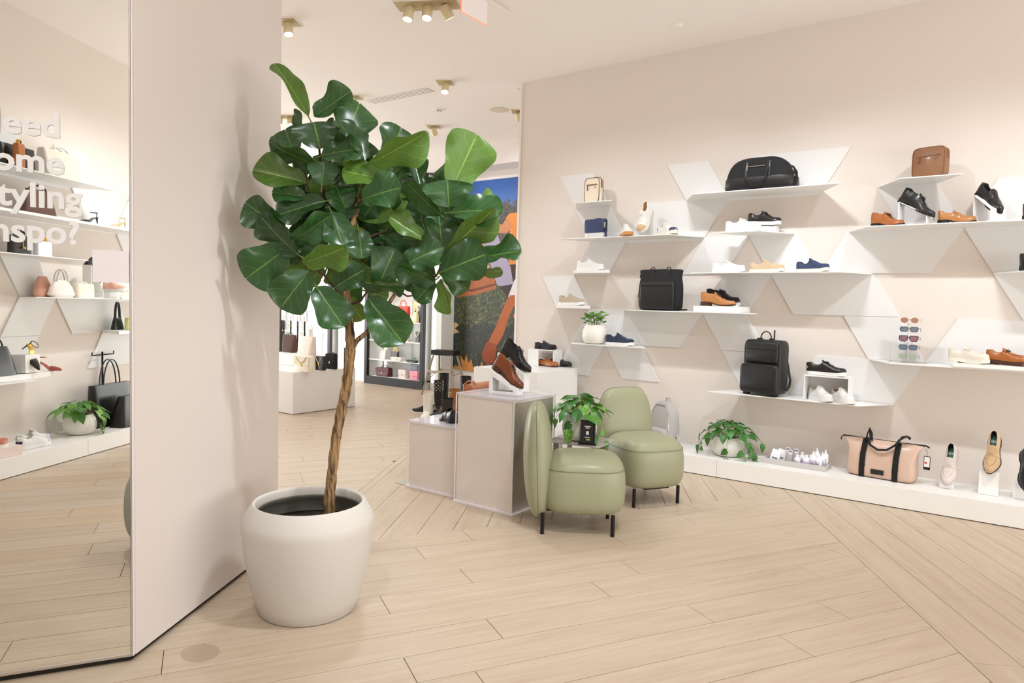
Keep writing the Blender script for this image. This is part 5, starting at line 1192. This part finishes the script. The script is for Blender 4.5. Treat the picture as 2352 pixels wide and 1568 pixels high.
def figleaf(bx_, by_, tx, ty_, wp, roll, d0, d1, kind, i):
    B = at(bx_, by_, TD+d0)-pc; T_ = at(tx, ty_, TD+d1)-pc; d = T_-B; L_ = d.length
    view = (CAM-(B+pc)).normalized(); n = (view-d.normalized()*view.dot(d.normalized())).normalized()
    rot = Matrix.Rotation(R(roll if abs(roll) < 60 else roll), 3, d.normalized()); n = rot@n
    if n.z < -.2 and kind == 'd': pass
    W_ = wp*(TD+d0)/FPX/max(.45, math.cos(R(roll)))
    me = (figl if kind == 'l' else figs)[i % (2 if kind == 'l' else 4)]
    o = put_leaf(me, tree, B, d, n, L_*1.10, W_*1.16)
    MB().tube([B-d.normalized()*.03, B-d.normalized()*.01, B+d.normalized()*L_*.1], .0032, 6).build('leaf_stalk', m_stem, tree, smooth=60) if i % 2 == 0 else None
for i, l_ in enumerate(LF): figleaf(*l_, i)
for i in range(78):   # inner crown behind and between the front leaves
    a = fr_.uniform(0, 2*PI); q = math.sqrt(fr_.random()); cx = 835+q*math.cos(a)*195; cy = 520+q*math.sin(a)*125
    if cy < 400 and cx < 690: continue
    b2 = fr_.uniform(0, 2*PI); l_ = fr_.uniform(58, 85); dd = fr_.uniform(.02, .30)
    figleaf(cx, cy, cx+math.cos(b2)*l_, cy+math.sin(b2)*l_*.8, fr_.uniform(55, 80), fr_.uniform(-30, 30), dd, dd+fr_.uniform(-.05, .08), 'l' if fr_.random() < .22 else 'd', i)

# ------------------------------------------------------------------ faint round stain on the floor
so = MB().lathe([(.075, 0), (.0, .0004)], 48).build('floor_sticker', mat('worn clear sticker', '#cbb69b', .25, alpha=.55), None, (-2.54, 1.455, .0006)); so.scale = (1.05, .9, 1)
props(so, 'worn round transparent sticker on the floor by the mirror column', 'sticker')

# ------------------------------------------------------------------ back room
YC = 8.11
m_frame = mat('black cabinet frame', '#17150f', .45)
m_wlit = mat('white cabinet back', '#f4f5f1', .5)
m_strip = mat('lit diffuser strip', '#ffffff', .4, emit=2.2)
def cabinet(label, x0, x1, shelves, zt=3.43):
    t = thing('display_cabinet', label, 'cabinet', (x0, YC, 0)); w_ = x1-x0; f = .07
    for a in ((0, f, 0, .06, .0, zt), (w_-f, w_, 0, .06, .0, zt), (f, w_-f, 0, .06, zt-.10, zt), (f, w_-f, 0, .06, 0, .13)):
        MB().box(*a).build('frame', m_frame, t, bevel=.003)
    MB().box(f, w_-f, .40, .42, .13, zt-.1).build('back_panel', m_wlit, t)
    for x in (f*.4, w_-f*.4-.01): MB().box(x, x+.01, .06, .40, .0, zt).build('side_panel', m_wlit, t)
    MB().box(f*.4, w_-f*.4, .06, .40, .11, .135).build('bottom_board', m_wlit, t); MB().box(f*.4, w_-f*.4, .06, .40, zt-.1, zt-.08).build('top_board', m_wlit, t)
    for z in shelves: MB().box(f*.5, w_-f*.5, .04, .40, z-.018, z).build('shelf_board', m_white, t, bevel=.002)
    for x in (f+.02, w_-f-.05): MB().box(x, x+.03, .385, .398, .16, zt-.14).build('light_strip', m_strip, t)
    MB().box(w_*.55, w_*.55+.004, .38, .39, .135, zt-.1).build('back_joint', mat('joint grey', '#bdbdb8', .6), t)
    return t
cz = [.50, .86, 1.30, 1.72, 2.15, 2.6]
def zc(py, px=900, Y=8.2): return ony(px, py, Y).z
cz = [zc(827), zc(782), zc(738), zc(640), zc(560), zc(490)]
cabinet('black framed lit cabinet of handbags behind the tree trunk', -9.03, -7.66, cz)
cabinet('black framed lit cabinet of jewellery behind the bag plinth', -11.45, -9.93, [zc(846, 700), zc(760, 700), zc(700, 700), zc(640, 700), zc(560, 700)])
# white pilasters with lit strips
for x0_, x1_, lb in ((-7.62, -7.40, 'lit white pilaster between the handbag cabinet and the poster'), (-9.88, -9.10, 'lit white pilaster between the two black framed cabinets')):
    t = thing('lit_pilaster', lb, 'pilaster', (x0_, 8.25, 0)); MB().box(0, x1_-x0_, 0, .30, 0, 3.45).build('body', m_wlit, t, bevel=.004)
    MB().box(.03, .10, -.006, 0, .12, 3.35).build('light_strip', m_strip, t)
# row of valance above
o = MB().box(XL, -4.5, 8.16, YB, 3.45, ZC).build('trim_2', m_wallb); props(o, kind='structure')
def mini_bag(label, px_, py_, wpx, hpx, Y, m, hand=None, hh=.0, kind='tote', z=None, name='handbag', rz=0.0, chain=None):
    c = ony(px_, py_, Y); dep = (c-CAM).dot(FW); w_ = wpx*dep/FPX; h = hpx*dep/FPX; zz = c.z if z is None else z
    t = thing(name, label, 'bag', (c.x, Y, zz), R(rz)); d = w_*.38
    if kind == 'tote': secs = [(0, w_*.82, d, 0), (.01, w_*.86, d, 0), (h*.6, w_*.95, d*.7, 0), (h, w_, d*.35, 0)]
    elif kind == 'box': secs = [(0, w_*.98, d, 0), (.006, w_, d, 0), (h*.9, w_*.98, d*.95, 0), (h, w_*.9, d*.8, 0)]
    else: secs = [(0, w_*.8, d*.8, 0), (h*.15, w_, d, 0), (h*.6, w_*.85, d*.7, 0), (h, w_*.45, d*.3, 0)]
    soft_body(secs, 6 if kind != 'soft' else 3, 24).build('body', m, t, smooth=50)
    if kind == 'box':
        MB().box(-w_*.5, w_*.5, -d*.5-.006, -d*.5+.002, h*.42, h*.97).build('flap', m, t, bevel=.003); MB().box(-w_*.05, w_*.05, -d*.5-.011, -d*.5-.006, h*.34, h*.5).build('clasp', G_gold, t, bevel=.002)
    if hand is not None:
        for s_ in (-1, 1):
            m_ = MB(); m_.tube(arc(-w_*.24, w_*.24, h*.93, h*.93+hh*dep/FPX, s_*d*.14, 10), .005, 6); m_.build('handle', hand, t, smooth=60)
    if chain is not None:
        m_ = MB(); m_.tube([(-w_*.38, -d*.5-.008, h*.96), (-w_*.2, -d*.5-.012, h*.66), (0, -d*.5-.014, h*.52), (w_*.2, -d*.5-.012, h*.66), (w_*.38, -d*.5-.008, h*.96)], .004, 6); m_.build('chain', chain, t, smooth=60)
    return t
YB_ = 8.28
L_red = leather('red leather', '#e5391c', .45); L_blush = leather('pale blush leather', '#ead6c9', .5); L_wine = leather('wine leather', '#571b25', .35); L_pink = leather('pink leather', '#f09aa9', .45); L_ivory = leather('ivory leather', '#f0e8d4', .45); L_grey = leather('blue grey leather', '#8a93a4', .5)
zb_ = [.137]+cz
def onshelf(py, px=900): return min(zb_, key=lambda v: abs(v-ony(px, py, YB_).z))
mini_bag('bright red tote with two handles in the lit cabinet', 926, 737, 40, 36, YB_, L_red, L_red, 16, z=onshelf(738))
mini_bag('gold beaded shoulder bag beside the red tote', 954, 737, 22, 24, YB_-.06, mat('gold beads', '#d9c99a', .4, .3, bump=.8, bscale=200), G_gold, 26, 'soft', z=onshelf(738))
mini_bag('black bag behind the gold beaded one', 960, 737, 26, 26, YB_+.05, L_black, L_black, 12, z=onshelf(738))
mini_bag('white bag with gold chain on the middle cabinet shelf', 932, 782, 28, 24, YB_, L_blush, None, 0, 'tote', z=onshelf(782), chain=G_gold)
mini_bag('small black tote at the right of the middle cabinet shelf', 960, 782, 16, 24, YB_, L_black, None, 0, 'tote', z=onshelf(782), chain=G_gold)
mini_bag('dark bag half hidden by the big fig leaf', 878, 782, 22, 12, YB_, L_black2, None, 0, 'box', z=onshelf(782))
mini_bag('white mini tote with gold handles', 880, 820, 24, 22, YB_, L_white, G_gold, 10, z=onshelf(822))
mini_bag('black and white mini tote with gold handles', 908, 819, 22, 20, YB_, L_black2, G_gold, 10, z=onshelf(822))
mini_bag('flat white clutch lying in the cabinet', 914, 824, 34, 9, YB_-.1, L_white, None, 0, 'box', z=onshelf(822))
mini_bag('flat black clutch at the cabinet edge', 948, 826, 30, 5, YB_-.1, L_black, None, 0, 'box', z=onshelf(822))
mini_bag('wine red doctor bag on the cabinet floor', 883, 872, 42, 20, YB_-.05, L_wine, L_wine, 6, 'box', z=zb_[0])
mini_bag('cream patterned box bag on the cabinet floor', 926, 877, 24, 20, YB_-.05, leather('cream patterned', '#eadbd6', .5), None, 0, 'box', z=zb_[0])
mini_bag('pink box bag on the cabinet floor', 953, 880, 26, 20, YB_-.08, L_pink, None, 0, 'box', z=zb_[0])
mini_bag('grey bag with rainbow handles behind the pink one', 952, 872, 24, 32, YB_+.08, L_grey, mat('rainbow handle', '#5fae9c', .5), 18, 'tote', z=zb_[0])
for px_, py_, lb in ((880, 640, 'small yellow bag high in the lit cabinet'), (930, 640, 'white bag high in the lit cabinet')):
    mini_bag(lb, px_, py_, 26, 22, YB_, mat('pale yellow leather', '#e6e0a0', .5) if px_ == 880 else L_white, None, 0, 'box', z=onshelf(640))
# jewellery cards in the left cabinet
m_card = mat('white card', '#efe9ee'); rj = random.Random(4)
for r_, (py_, n) in enumerate(((846, 0), (760, 8), (700, 8), (640, 8))):
    for i in range(n):
        c = ony(656+i*12, py_, 8.26); z = min([zc(846, 700), zc(760, 700), zc(700, 700), zc(640, 700), zc(560, 700)], key=lambda v: abs(v-c.z))
        t = thing('jewellery_card', 'small white jewellery card on a shelf of the left cabinet', 'card', (c.x, 8.26+rj.uniform(-.03, .03), z+.001), R(rj.uniform(-12, 12)), 'jewellery cards in the left cabinet')
        h = rj.uniform(.12, .19); MB().box(-.045, .045, -.003, .003, 0, h).build('card', m_card, t); m_ = MB(); m_.tube(arc(-.022, .022, h*.75, h*.25, -.006, 8), .004, 5); m_.build('chain', G_gold, t)
# bag plinth on the left
HP = .515
pbx = thing('display_box', 'white floor plinth with handbags behind the column at left', 'plinth', (-8.3, 5.216, 0)); MB().box(0, 1.24, 0, .98, .006, HP).build('body', m_plinth, pbx, bevel=.003); MB().box(.01, 1.23, .01, .97, 0, .007).build('shadow_gap', m_sub, pbx)
pb2 = thing('riser_block', 'lower white riser step on the bag plinth', 'riser', (-8.25, 5.72, HP+.001)); MB().box(0, .93, 0, .40, 0, .15).build('body', m_plinth, pb2, bevel=.002); MB().box(0, .93, 0, .4, .15, .152).build('top_sheet', m_white, pb2)
mini_bag('cream flap bag with gold chain on the bag plinth', 700, 862, 54, 36, 5.40, L_ivory, None, 0, 'box', z=HP+.001, chain=G_gold, rz=0)
mini_bag('small camel flap bag beside the cream one', 716+2, 858, 20, 32, 5.62, leather('camel leather', '#d9ab72', .45), None, 0, 'box', z=HP+.001)
mini_bag('black flap bag with pearl chain on the bag plinth', 737, 852, 28, 32, 5.66, L_black, None, 0, 'box', z=HP+.001, chain=mat('pearl stud'))
mini_bag('larger black bag at the right end of the bag plinth', 762, 848, 30, 36, 5.85, F_blk, L_black, 5, 'box', z=HP+.001)
mini_bag('beige snake trimmed tote on the riser of the bag plinth', 705, 816, 56, 42, 5.84, L_blush, G_gold, 1, 'tote', z=HP+.153)
mini_bag('brown woven tote with dark handles on the riser', 665, 817, 46, 40, 5.93, mat('brown woven', '#5f463b', .8, bump=.6, bscale=250), L_black2, 6, 'tote', z=HP+.153)
# necklace bust and card stands on the riser
t = thing('necklace_bust', 'white necklace bust behind the beige tote', 'display stand', (ony(712, 775, 6.02).x, 6.02, HP+.153)); m_ = MB(); m_.loft([ring(a, b_, z, 2.4, 24) for z, a, b_ in ((0, .10, .08), (.02, .10, .08), (.10, .16, .09), (.18, .20, .10), (.22, .12, .08), (.26, .07, .06), (.33, .065, .06), (.335, .02, .02))]); m_.build('bust', m_white, t, smooth=60); m_ = MB(); m_.tube([(-.05, -.03, .24), (-.03, -.055, .17), (0, -.06, .14), (.03, -.055, .17), (.05, -.03, .24)], .003, 5); m_.build('necklace', G_gold, t)
for i, (px_, py_) in enumerate(((652, 742), (668, 742), (684, 742), (700, 742))):
    c = ony(px_, py_, 7.0); t = thing('earring_stand', ('leftmost', 'second from left', 'third from left', 'rightmost')[i]+' of four white earring cards on black stands above the woven tote', 'display stand', (c.x, 7.0, .0), 0, 'earring cards on black stands'); MB().tube([(0, 0, 0), (0, 0, 1.12)], .012, 10).build('post', W_web, t); MB().box(-.055, .055, -.01, .01, 1.05, 1.22).build('card', m_card, t); MB().lathe([(.08, 0), (.08, .01), (0, .01)], 20).build('base', W_web, t)
# small framed notice on the plinth end
t = thing('framed_notice', 'small black frame with a cream card at the end of the bag plinth', 'frame', (ony(792, 842, 6.1).x, 6.1, HP+.001), 0); 
for a in ((-.06, .06, 0, .012, 0, .012), (-.06, .06, 0, .012, .25, .262), (-.06, -.045, 0, .012, .012, .25), (.045, .06, 0, .012, .012, .25)): MB().box(*a).build('frame', m_frame, t)
MB().box(-.045, .045, .003, .008, .012, .25).build('card', mat('cream card', '#e9d9ba', .6), t)
t.location.x = -7.12
# ladder
m_alu = mat('aluminium ladder', '#b8b0a2', .45, .6)
ld = thing('step_ladder', 'aluminium step ladder with a black top in front of the poster', 'ladder', (-7.10, 8.02, 0), R(12))
MB().box(-.20, .20, -.10, .10, .60, .68).build('top_cap', R_black, ld, bevel=.006)
for sy, fy in ((-1, .26), (1, .26)):
    for sx in (-1, 1):
        m_ = MB(); m_.tube([(sx*.25, sy*fy, 0), (sx*.155, sy*.085, .61)], .030, 4, flat=.6); m_.build('leg', m_alu, ld)
for z, k_ in ((.34, .5), ):
    MB().box(-.215, .215, -.20, -.12, z, z+.03).build('step', m_alu, ld, bevel=.003); MB().box(-.20, .20, .16, .18, z, z+.03).build('rear_bar', m_alu, ld)
for sx in (-1, 1):
    MB().tube([(sx*.21, -.16, .30), (sx*.20, .16, .33)], .008, 6).build('spreader', m_alu, ld)
    MB().tube([(sx*.21, -.175, .22), (sx*.08, -.16, .335)], .008, 6).build('brace', m_alu, ld)
# big photographic poster
pw0, pw1, pzb, pzt = -7.66, -5.60, .37, 3.32
po = thing('wall_poster', 'large poster of hands and a wicker bag in a meadow on the back wall', 'poster', (pw0, YB, pzb))
PWd, PHt = pw1-pw0, pzt-pzb
mpn = bpy.data.materials.new('poster print'); mpn.use_nodes = True; nt = mpn.node_tree; b = nt.nodes['Principled BSDF']; b.inputs['Roughness'].default_value = .45; L = nt.links; N = nt.nodes.new
tc = N('ShaderNodeTexCoord'); se = N('ShaderNodeSeparateXYZ'); L.new(tc.outputs['Object'], se.inputs[0])
nz = N('ShaderNodeTexNoise'); nz.inputs['Scale'].default_value = 3.5; nz.inputs['Detail'].default_value = 9; nz.inputs['Roughness'].default_value = .7; L.new(tc.outputs['Object'], nz.inputs['Vector'])
ng = N('ShaderNodeTexNoise'); ng.inputs['Scale'].default_value = 22; ng.inputs['Detail'].default_value = 6; ng.inputs['Roughness'].default_value = .8; ng.inputs['Distortion'].default_value = 1.2; L.new(tc.outputs['Object'], ng.inputs['Vector'])
cg = N('ShaderNodeValToRGB'); e = cg.color_ramp.elements; e[0].position = .40; e[0].color = s2l('#1c241c'); e[1].position = .66; e[1].color = s2l('#b3aa66'); x = e.new(.53); x.color = s2l('#3f4a2c'); L.new(ng.outputs[0], cg.inputs[0])
ct = N('ShaderNodeValToRGB'); e = ct.color_ramp.elements; e[0].position = .4; e[0].color = s2l('#27343a'); e[1].position = .75; e[1].color = s2l('#8d7a68'); L.new(ng.outputs[0], ct.inputs[0])
def mix(f, a, b_):
    m_ = N('ShaderNodeMix'); m_.data_type = 'RGBA'
    L.new(f, m_.inputs[0])
    for i, v in ((6, a), (7, b_)):
        if isinstance(v, str): m_.inputs[i].default_value = s2l(v)
        else: L.new(v, m_.inputs[i])
    return m_.outputs[2]
def mm(op, a, b_):
    n = N('ShaderNodeMath'); n.operation = op
    for i, v in enumerate((a, b_)):
        if isinstance(v, (int, float)): n.inputs[i].default_value = v
        else: L.new(v, n.inputs[i])
    return n.outputs[0]
zn = mm('ADD', se.outputs[2], mm('MULTIPLY', mm('SUBTRACT', nz.outputs[0], .5), 1.1))
sky = mix(mm('MULTIPLY', mm('SUBTRACT', se.outputs[2], 1.9), 1.1), '#7f9ccb', '#2f5ca4')
c1 = mix(mm('GREATER_THAN', zn, 2.60), ct.outputs[0], sky)
cgd = N('ShaderNodeMix'); cgd.data_type = 'RGBA'; cgd.blend_type = 'MULTIPLY'; cgd.inputs[0].default_value = .75; L.new(cg.outputs[0], cgd.inputs[6]); cgd.inputs[7].default_value = s2l('#4a5450')
shade = mix(mm('GREATER_THAN', zn, 0.75), cgd.outputs[2], cg.outputs[0])
fl_ = N('ShaderNodeTexVoronoi'); fl_.inputs['Scale'].default_value = 9; L.new(tc.outputs['Object'], fl_.inputs['Vector'])
mead = mix(mm('LESS_THAN', fl_.outputs['Distance'], .33), cg.outputs[0], '#cf8e7c')
c2 = mix(mm('GREATER_THAN', zn, 1.55), shade, mead)
c3 = mix(mm('GREATER_THAN', zn, 1.98), c2, c1)
hz_ = mm('MULTIPLY', mm('SUBTRACT', .55, mm('MULTIPLY', se.outputs[0], 1.3)), 1.0); hz2 = N('ShaderNodeClamp'); L.new(hz_, hz2.inputs[0]); hz3 = mm('MULTIPLY', hz2.outputs[0], mm('LESS_THAN', se.outputs[2], 1.9)); c4 = mix(hz3, c3, '#56757c'); L.new(c4, b.inputs['Base Color'])
MB().box(0, PWd, -.012, 0, 0, PHt).build('print', mpn, po)
def pp(name, pts, m, off, parent=po):
    # flat printed shape; pts are measured on the poster plane
    q = [ony(px_, py_, YB) for px_, py_ in pts]
    q = [(p.x-pw0, p.z-pzb) for p in q]; n = len(q)
    a = sum(q[i][0]*q[(i+1) % n][1]-q[(i+1) % n][0]*q[i][1] for i in range(n))
    if a < 0: q = q[::-1]
    m_ = MB(); y = -.012-off; m_.add([(x, y, z) for x, z in q]+[(x, y+off, z) for x, z in q], [tuple(range(n)), tuple(range(2*n-1, n-1, -1))]+[(i, n+i, n+(i+1) % n, (i+1) % n) for i in range(n)]); return m_.build(name, m, parent)
m_or = mat('printed orange cloth', '#e08a45', .5, var=.25, vscale=9); m_skin = mat('printed skin', '#c9855c', .5, var=.18, vscale=5); m_leg2 = mat('printed sunlit leg', '#b9642e', .5, var=.25, vscale=4); m_lav = mat('printed lavender trousers', '#a9a0b8', .5, var=.15, vscale=6); m_wick = mat('printed wicker', '#b5683a', .5, var=.3, vscale=30); m_wd = mat('printed dark wicker', '#743f26', .5); m_cr = mat('printed cream flower', '#d9b98c', .5, var=.15, vscale=14); m_og = mat('printed orange petals', '#cf8a3c', .5, var=.2, vscale=14); m_dk = mat('printed dark cloth', '#3a2a26', .5); m_wh = mat('printed white cloth', '#e6dde0', .5)
pp('printed_trousers', [(1112, 545), (1132, 530), (1142, 535), (1160, 580), (1172, 610), (1182, 655), (1165, 660), (1143, 655), (1128, 610), (1115, 580)], m_lav, .001)
pp('printed_leg', [(1172, 600), (1200, 600), (1200, 690), (1165, 680), (1148, 658), (1180, 652)], m_dk, .0012)
pp('printed_sleeve', [(1163, 500), (1172, 490), (1188, 489), (1200, 495), (1200, 605), (1170, 608), (1168, 570), (1172, 530)], m_or, .0014)
pp('printed_arm', [(1110, 512), (1130, 512), (1155, 516), (1165, 500), (1178, 520), (1166, 535), (1150, 536), (1135, 528), (1108, 530)], m_skin, .0016)
pp('printed_bag', [(1070, 632), (1098, 622), (1132, 618), (1142, 662), (1098, 676), (1054, 682), (1050, 662), (1072, 655)], m_wick, .0018)
pp('printed_bag_band', [(1052, 660), (1085, 664), (1139, 650), (1140, 655), (1086, 670), (1052, 666)], m_wd, .002)
pp('printed_white_cloth', [(1200, 615), (1182, 645), (1168, 682), (1200, 675)], m_wh, .0022)
pp('printed_calf', [(1172, 678), (1160, 700), (1150, 725), (1140, 750), (1130, 770), (1122, 786), (1124, 792), (1140, 796), (1148, 785), (1158, 768), (1165, 746), (1172, 722), (1185, 698), (1189, 677)], m_leg2, .0024)
pp('printed_hand', [(1120, 784), (1141, 790), (1142, 804), (1138, 830), (1122, 838), (1110, 826), (1108, 812), (1114, 796)], mat('printed tan hand', '#a04a22', .5, var=.3, vscale=14), .0026)
pp('printed_flower', [(1016, 742), (1028, 728), (1034, 730), (1030, 748), (1048, 740), (1055, 746), (1046, 754), (1056, 762), (1040, 768), (1018, 771), (1015, 760)], m_cr, .0028)
pp('printed_petals', [(1045, 838), (1062, 842), (1058, 815), (1068, 830), (1072, 814), (1078, 834), (1084, 824), (1088, 845), (1098, 838), (1102, 848), (1108, 828), (1112, 846), (1100, 856), (1045, 846)], m_og, .003)
pp('printed_orange_blossom', [(1186, 712), (1200, 700), (1200, 742), (1186, 738), (1180, 726)], m_or, .0031)
pp('printed_side_flower', [(1016, 660), (1030, 650), (1038, 662), (1028, 680), (1024, 700), (1016, 695)], m_cr, .0032)

# ------------------------------------------------------------------ goods on the wall seen in the mirror
YM = YL+.18
def rbag(label, x0, x1, z, h, m, kind='tote', hand=None, hh=.08, y=YM, d=.10, rz=0, chain=None, name='handbag', charm=None):
    w_ = x1-x0; t = thing(name, label, 'bag', ((x0+x1)/2, y, z+.001), R(180+rz))
    if kind == 'tote': secs = [(0, w_*.9, d, 0), (.01, w_*.96, d, 0), (h*.6, w_*.98, d*.8, 0), (h, w_, d*.5, 0)]
    elif kind == 'A': secs = [(0, w_*1.0, d, 0), (.01, w_*1.0, d, 0), (h*.6, w_*.84, d*.7, 0), (h, w_*.66, d*.4, 0)]
    elif kind == 'box': secs = [(0, w_*.98, d, 0), (.006, w_, d, 0), (h*.9, w_*.98, d*.95, 0), (h, w_*.9, d*.8, 0)]
    else: secs = [(0, w_*.8, d*.8, 0), (h*.15, w_, d, 0), (h*.6, w_*.85, d*.7, 0), (h, w_*.45, d*.3, 0)]
    soft_body(secs, 6 if kind != 'soft' else 3, 24).build('body', m, t, smooth=50)
    if hand is not None:
        for s_ in (-1, 1):
            m_ = MB(); m_.tube(arc(-w_*.22, w_*.22, h*.94, h*.94+hh, s_*d*.15, 12), .007, 6); m_.build('handle', hand, t, smooth=60)
    if charm is not None:
        m_ = MB(); m_.lathe([(0, 0), (.014, .001), (.016, .008), (.014, .016), (0, .017)], 14, c=(0, -d/2-.01, h*.3)); m_.tube([(0, -d/2-.004, h*.42), (0, -d/2-.004, h*.75)], .003, 5); m_.build('charm', charm, t)
    return t
rbag('cream bucket tote at the top right of the mirror image', .30, .70, z5, .24, L_cream, 'tote', L_cream, .05, d=.16)
MB().box(.70, .71, YM-.05, YM-.04, z5, z5+.16) 
rbag('black tote at the top left of the mirror image', -.12, .22, z5, .19, L_black, 'tote', None)
rbag('tan bag between black bags at the top of the mirror image', -.06, .01, z5, .19, L_tan, 'box', G_gold, .04, y=YM+.10, d=.06)
rbag('dark brown tall tote on the second mirror shelf', .10, .44, z4, .215, leather('chestnut leather', '#5d3c30', .45), 'A', L_black2, .05)
rbag('black evening bag with gold charm in the mirror', -.02, .18, z3, .155, L_black, 'box', L_black, .07, charm=G_gold, d=.06)
rbag('glittery white evening bag in the mirror', .24, .40, z3, .13, mat('white glitter', '#eee9ee', .25, .1, bump=1, bscale=300), 'box', G_gold, .05, d=.06)
rbag('soft pink bag with knotted handle in the mirror', .38, .66, z2, .15, mat('pink white satin', '#f1dfd8', .35), 'soft', L_white, .10)
rbag('peach bag behind the knotted pink one in the mirror', .33, .50, z2, .18, mat('peach satin', '#dba58d', .4), 'soft', None, y=YM-.09)
rbag('pearl trimmed ivory bag in the mirror', .67, .88, z2, .13, L_ivory, 'box', mat('pearl stud'), .02)
rbag('pale yellow mini bag on the small thick shelf in the mirror', 1.37, 1.50, z1+.029, .12, mat('lime leather', '#e6e89a', .4), 'box', None, d=.06)
rbag('black mini bag behind the pale yellow one in the mirror', 1.27, 1.42, z1+.029, .12, L_black, 'A', L_black, .16, y=YM-.08, d=.05)
rbag('large black tote cut by the left edge of the photograph in the mirror', -.42, .0, z0, .28, L_black, 'A', L_black, .1, d=.16)
rbag('tall black tote hanging from the bag rack in the mirror', .86, 1.38, pz, .40, L_black, 'tote', L_black, .26, y=YL+.185, d=.14)
rbag('lower black slouchy tote in front of the tall one in the mirror', .95, 1.36, pz, .29, leather('soft black leather', '#1f1d1d', .3), 'A', None, y=YL+.37, d=.17)
t = thing('bag_rack', 'black bag rack with two hooks behind the black totes in the mirror', 'display stand', (1.20, YL+.045, pz+.001)); m_ = MB(); m_.tube([(0, 0, 0), (0, 0, .70)], .009, 8); m_.build('post', W_web, t); m_ = MB(); m_.tube([(-.14, 0, .70), (-.14, 0, .67), (.16, 0, .67), (.16, 0, .70)], .006, 6); m_.build('crossbar', W_web, t); MB().box(-.12, .12, -.04, .04, 0, .006).build('base', W_web, t)
def heel(label, x, y, z, rz, m, pitch=0, L=.23, lining=None):
    t = thing('heeled_sandal', label, 'shoe', (x, y, z), 0, rot=(0, R(pitch), R(rz)))
    m_ = MB(); pr2 = [(0, .072, .020), (.12, .070, .024), (.3, .052, .02), (.5, .018, .026), (.65, .004, .034), (.85, .004, .028), (.95, .004, .012), (1, .004, .003)]
    m_.loft([[(u*L, -w_, z_), (u*L, w_, z_), (u*L, w_, z_+.006), (u*L, -w_, z_+.006)] for u, z_, w_ in pr2]); m_.build('footbed', lining or m, t, smooth=60)
    m_ = MB(); m_.tube([(.01, 0, .07), (.004, 0, .04), (.0, 0, .0)], [.012, .006, .0045], 8); m_.build('heel', m, t, smooth=60)
    m_ = MB(); rr2 = []
    for u, w_, h in ((.58, .036, .038), (.72, .036, .034), (.86, .028, .026), (.96, .013, .018), (1.0, .004, .01)): rr2.append([(u*L, math.cos(PI*j/8)*w_, .006+math.sin(PI*j/8)*h) for j in range(9)])
    m_.loft(rr2, (False, True), False); m_.build('pointed_toe', m, t, smooth=60)
    m_ = MB(); m_.tube([(.03*L, .022*math.cos(a), .10+.018*math.sin(a)) if False else (.04+.035*math.cos(a), .03*math.sin(a), .115) for a in [2*PI*j/14 for j in range(15)]], .003, 5); m_.tube([(.012, 0, .07), (.006, 0, .115)], .004, 5); m_.build('ankle_strap', m, t, smooth=60)
    return t
heel('black pointed slingback on a white block in the mirror', .13, YM-.03, z0+.245, 90, L_black, 50, .23, G_gold)
block('white block under the black slingback in the mirror', (.125, YM+.0, z0+.052), .15, .14, .15)
block('long white riser board on the lowest shelf in the mirror', (.04, YM-.02, z0+.001), .60, .20, .045)
heel('brick red slingback at the end of the riser in the mirror', .31, YM-.06, z0+.048, 80, leather('brick red leather', '#9c4a3c', .35), 0, .21)
heel('black strappy sandal on the second shelf in the mirror', .97, YM, z4+.002, 185, L_black, 0, .22)
heel('gold strappy sandal at the right of the second shelf in the mirror', 1.36, YM, z4+.002, 185, mat('pale gold leather', '#dcc698', .35, .3), 0, .22)
block('small white block under a peach sneaker in the mirror', (1.13, YM, z2+.001), .14, .12, .06)
shoe('sneaker', leather('peach leather', '#f0b9a6', .5), R_white, 'peach and white sneaker on a small block in the mirror', (1.12, YM-.05, z2+.063), R(95), L=.22, lining=LN_white)
ramp('white ramp with a black shoe in the mirror', (.83, YM, z2+.001), R(0), .09, .16, .30, .06)
shoe('loafer', L_black, R_black, 'black slip-on shoe on a steep ramp in the mirror', (.82, YM, z2+.32), 0.0, pitch=R(52), L=.25, lining=LN_tan)
shoe('slipon', L_cream, R_off, 'white ballerina at the right of the fourth mirror shelf', (1.38, YM+.02, z2+.001), R(180), L=.20, lining=LN_white)
pothos('pothos in a round white pot on the plinth seen in the mirror', (.62, YL+.27, pz), .135, .18, 34, .19, .10, 31, [(.06, .17, -.16, .06), (.10, .15, -.05, .07), (-.15, .14, .02, .07), (.13, .14, -.22, .065)], heart, .085)
m_gsu = suede('lilac grey suede', '#c6c4d2')
shoe('sneaker', L_white, R_white, 'white and grey retro sneaker in front on the plinth in the mirror', (-.12, YL+.33, pz+.001), R(6), L=.29, lace=K_wht, toecap=m_gsu, lining=LN_white, heelcol=S_navy)
shoe('sneaker', L_white, R_gum, 'white retro sneaker with gum sole behind the grey one in the mirror', (.0, YL+.22, pz+.001), R(6), L=.29, lace=K_wht, toecap=m_gsu, lining=LN_white, heelcol=S_navy)
block('pale pink low block at the left edge of the mirror image', (-.42, YL+.36, pz), .42, .16, .07, R(8), mat('pale pink lacquer', '#efdcd4', .5))
shoe('slipon', leather('rust leather', '#b5654c', .4), R_off, 'rust coloured flat shoe on the pink block in the mirror', (-.52, YL+.36, pz+.072), R(4), L=.25)
bpy.context.view_layer.update()
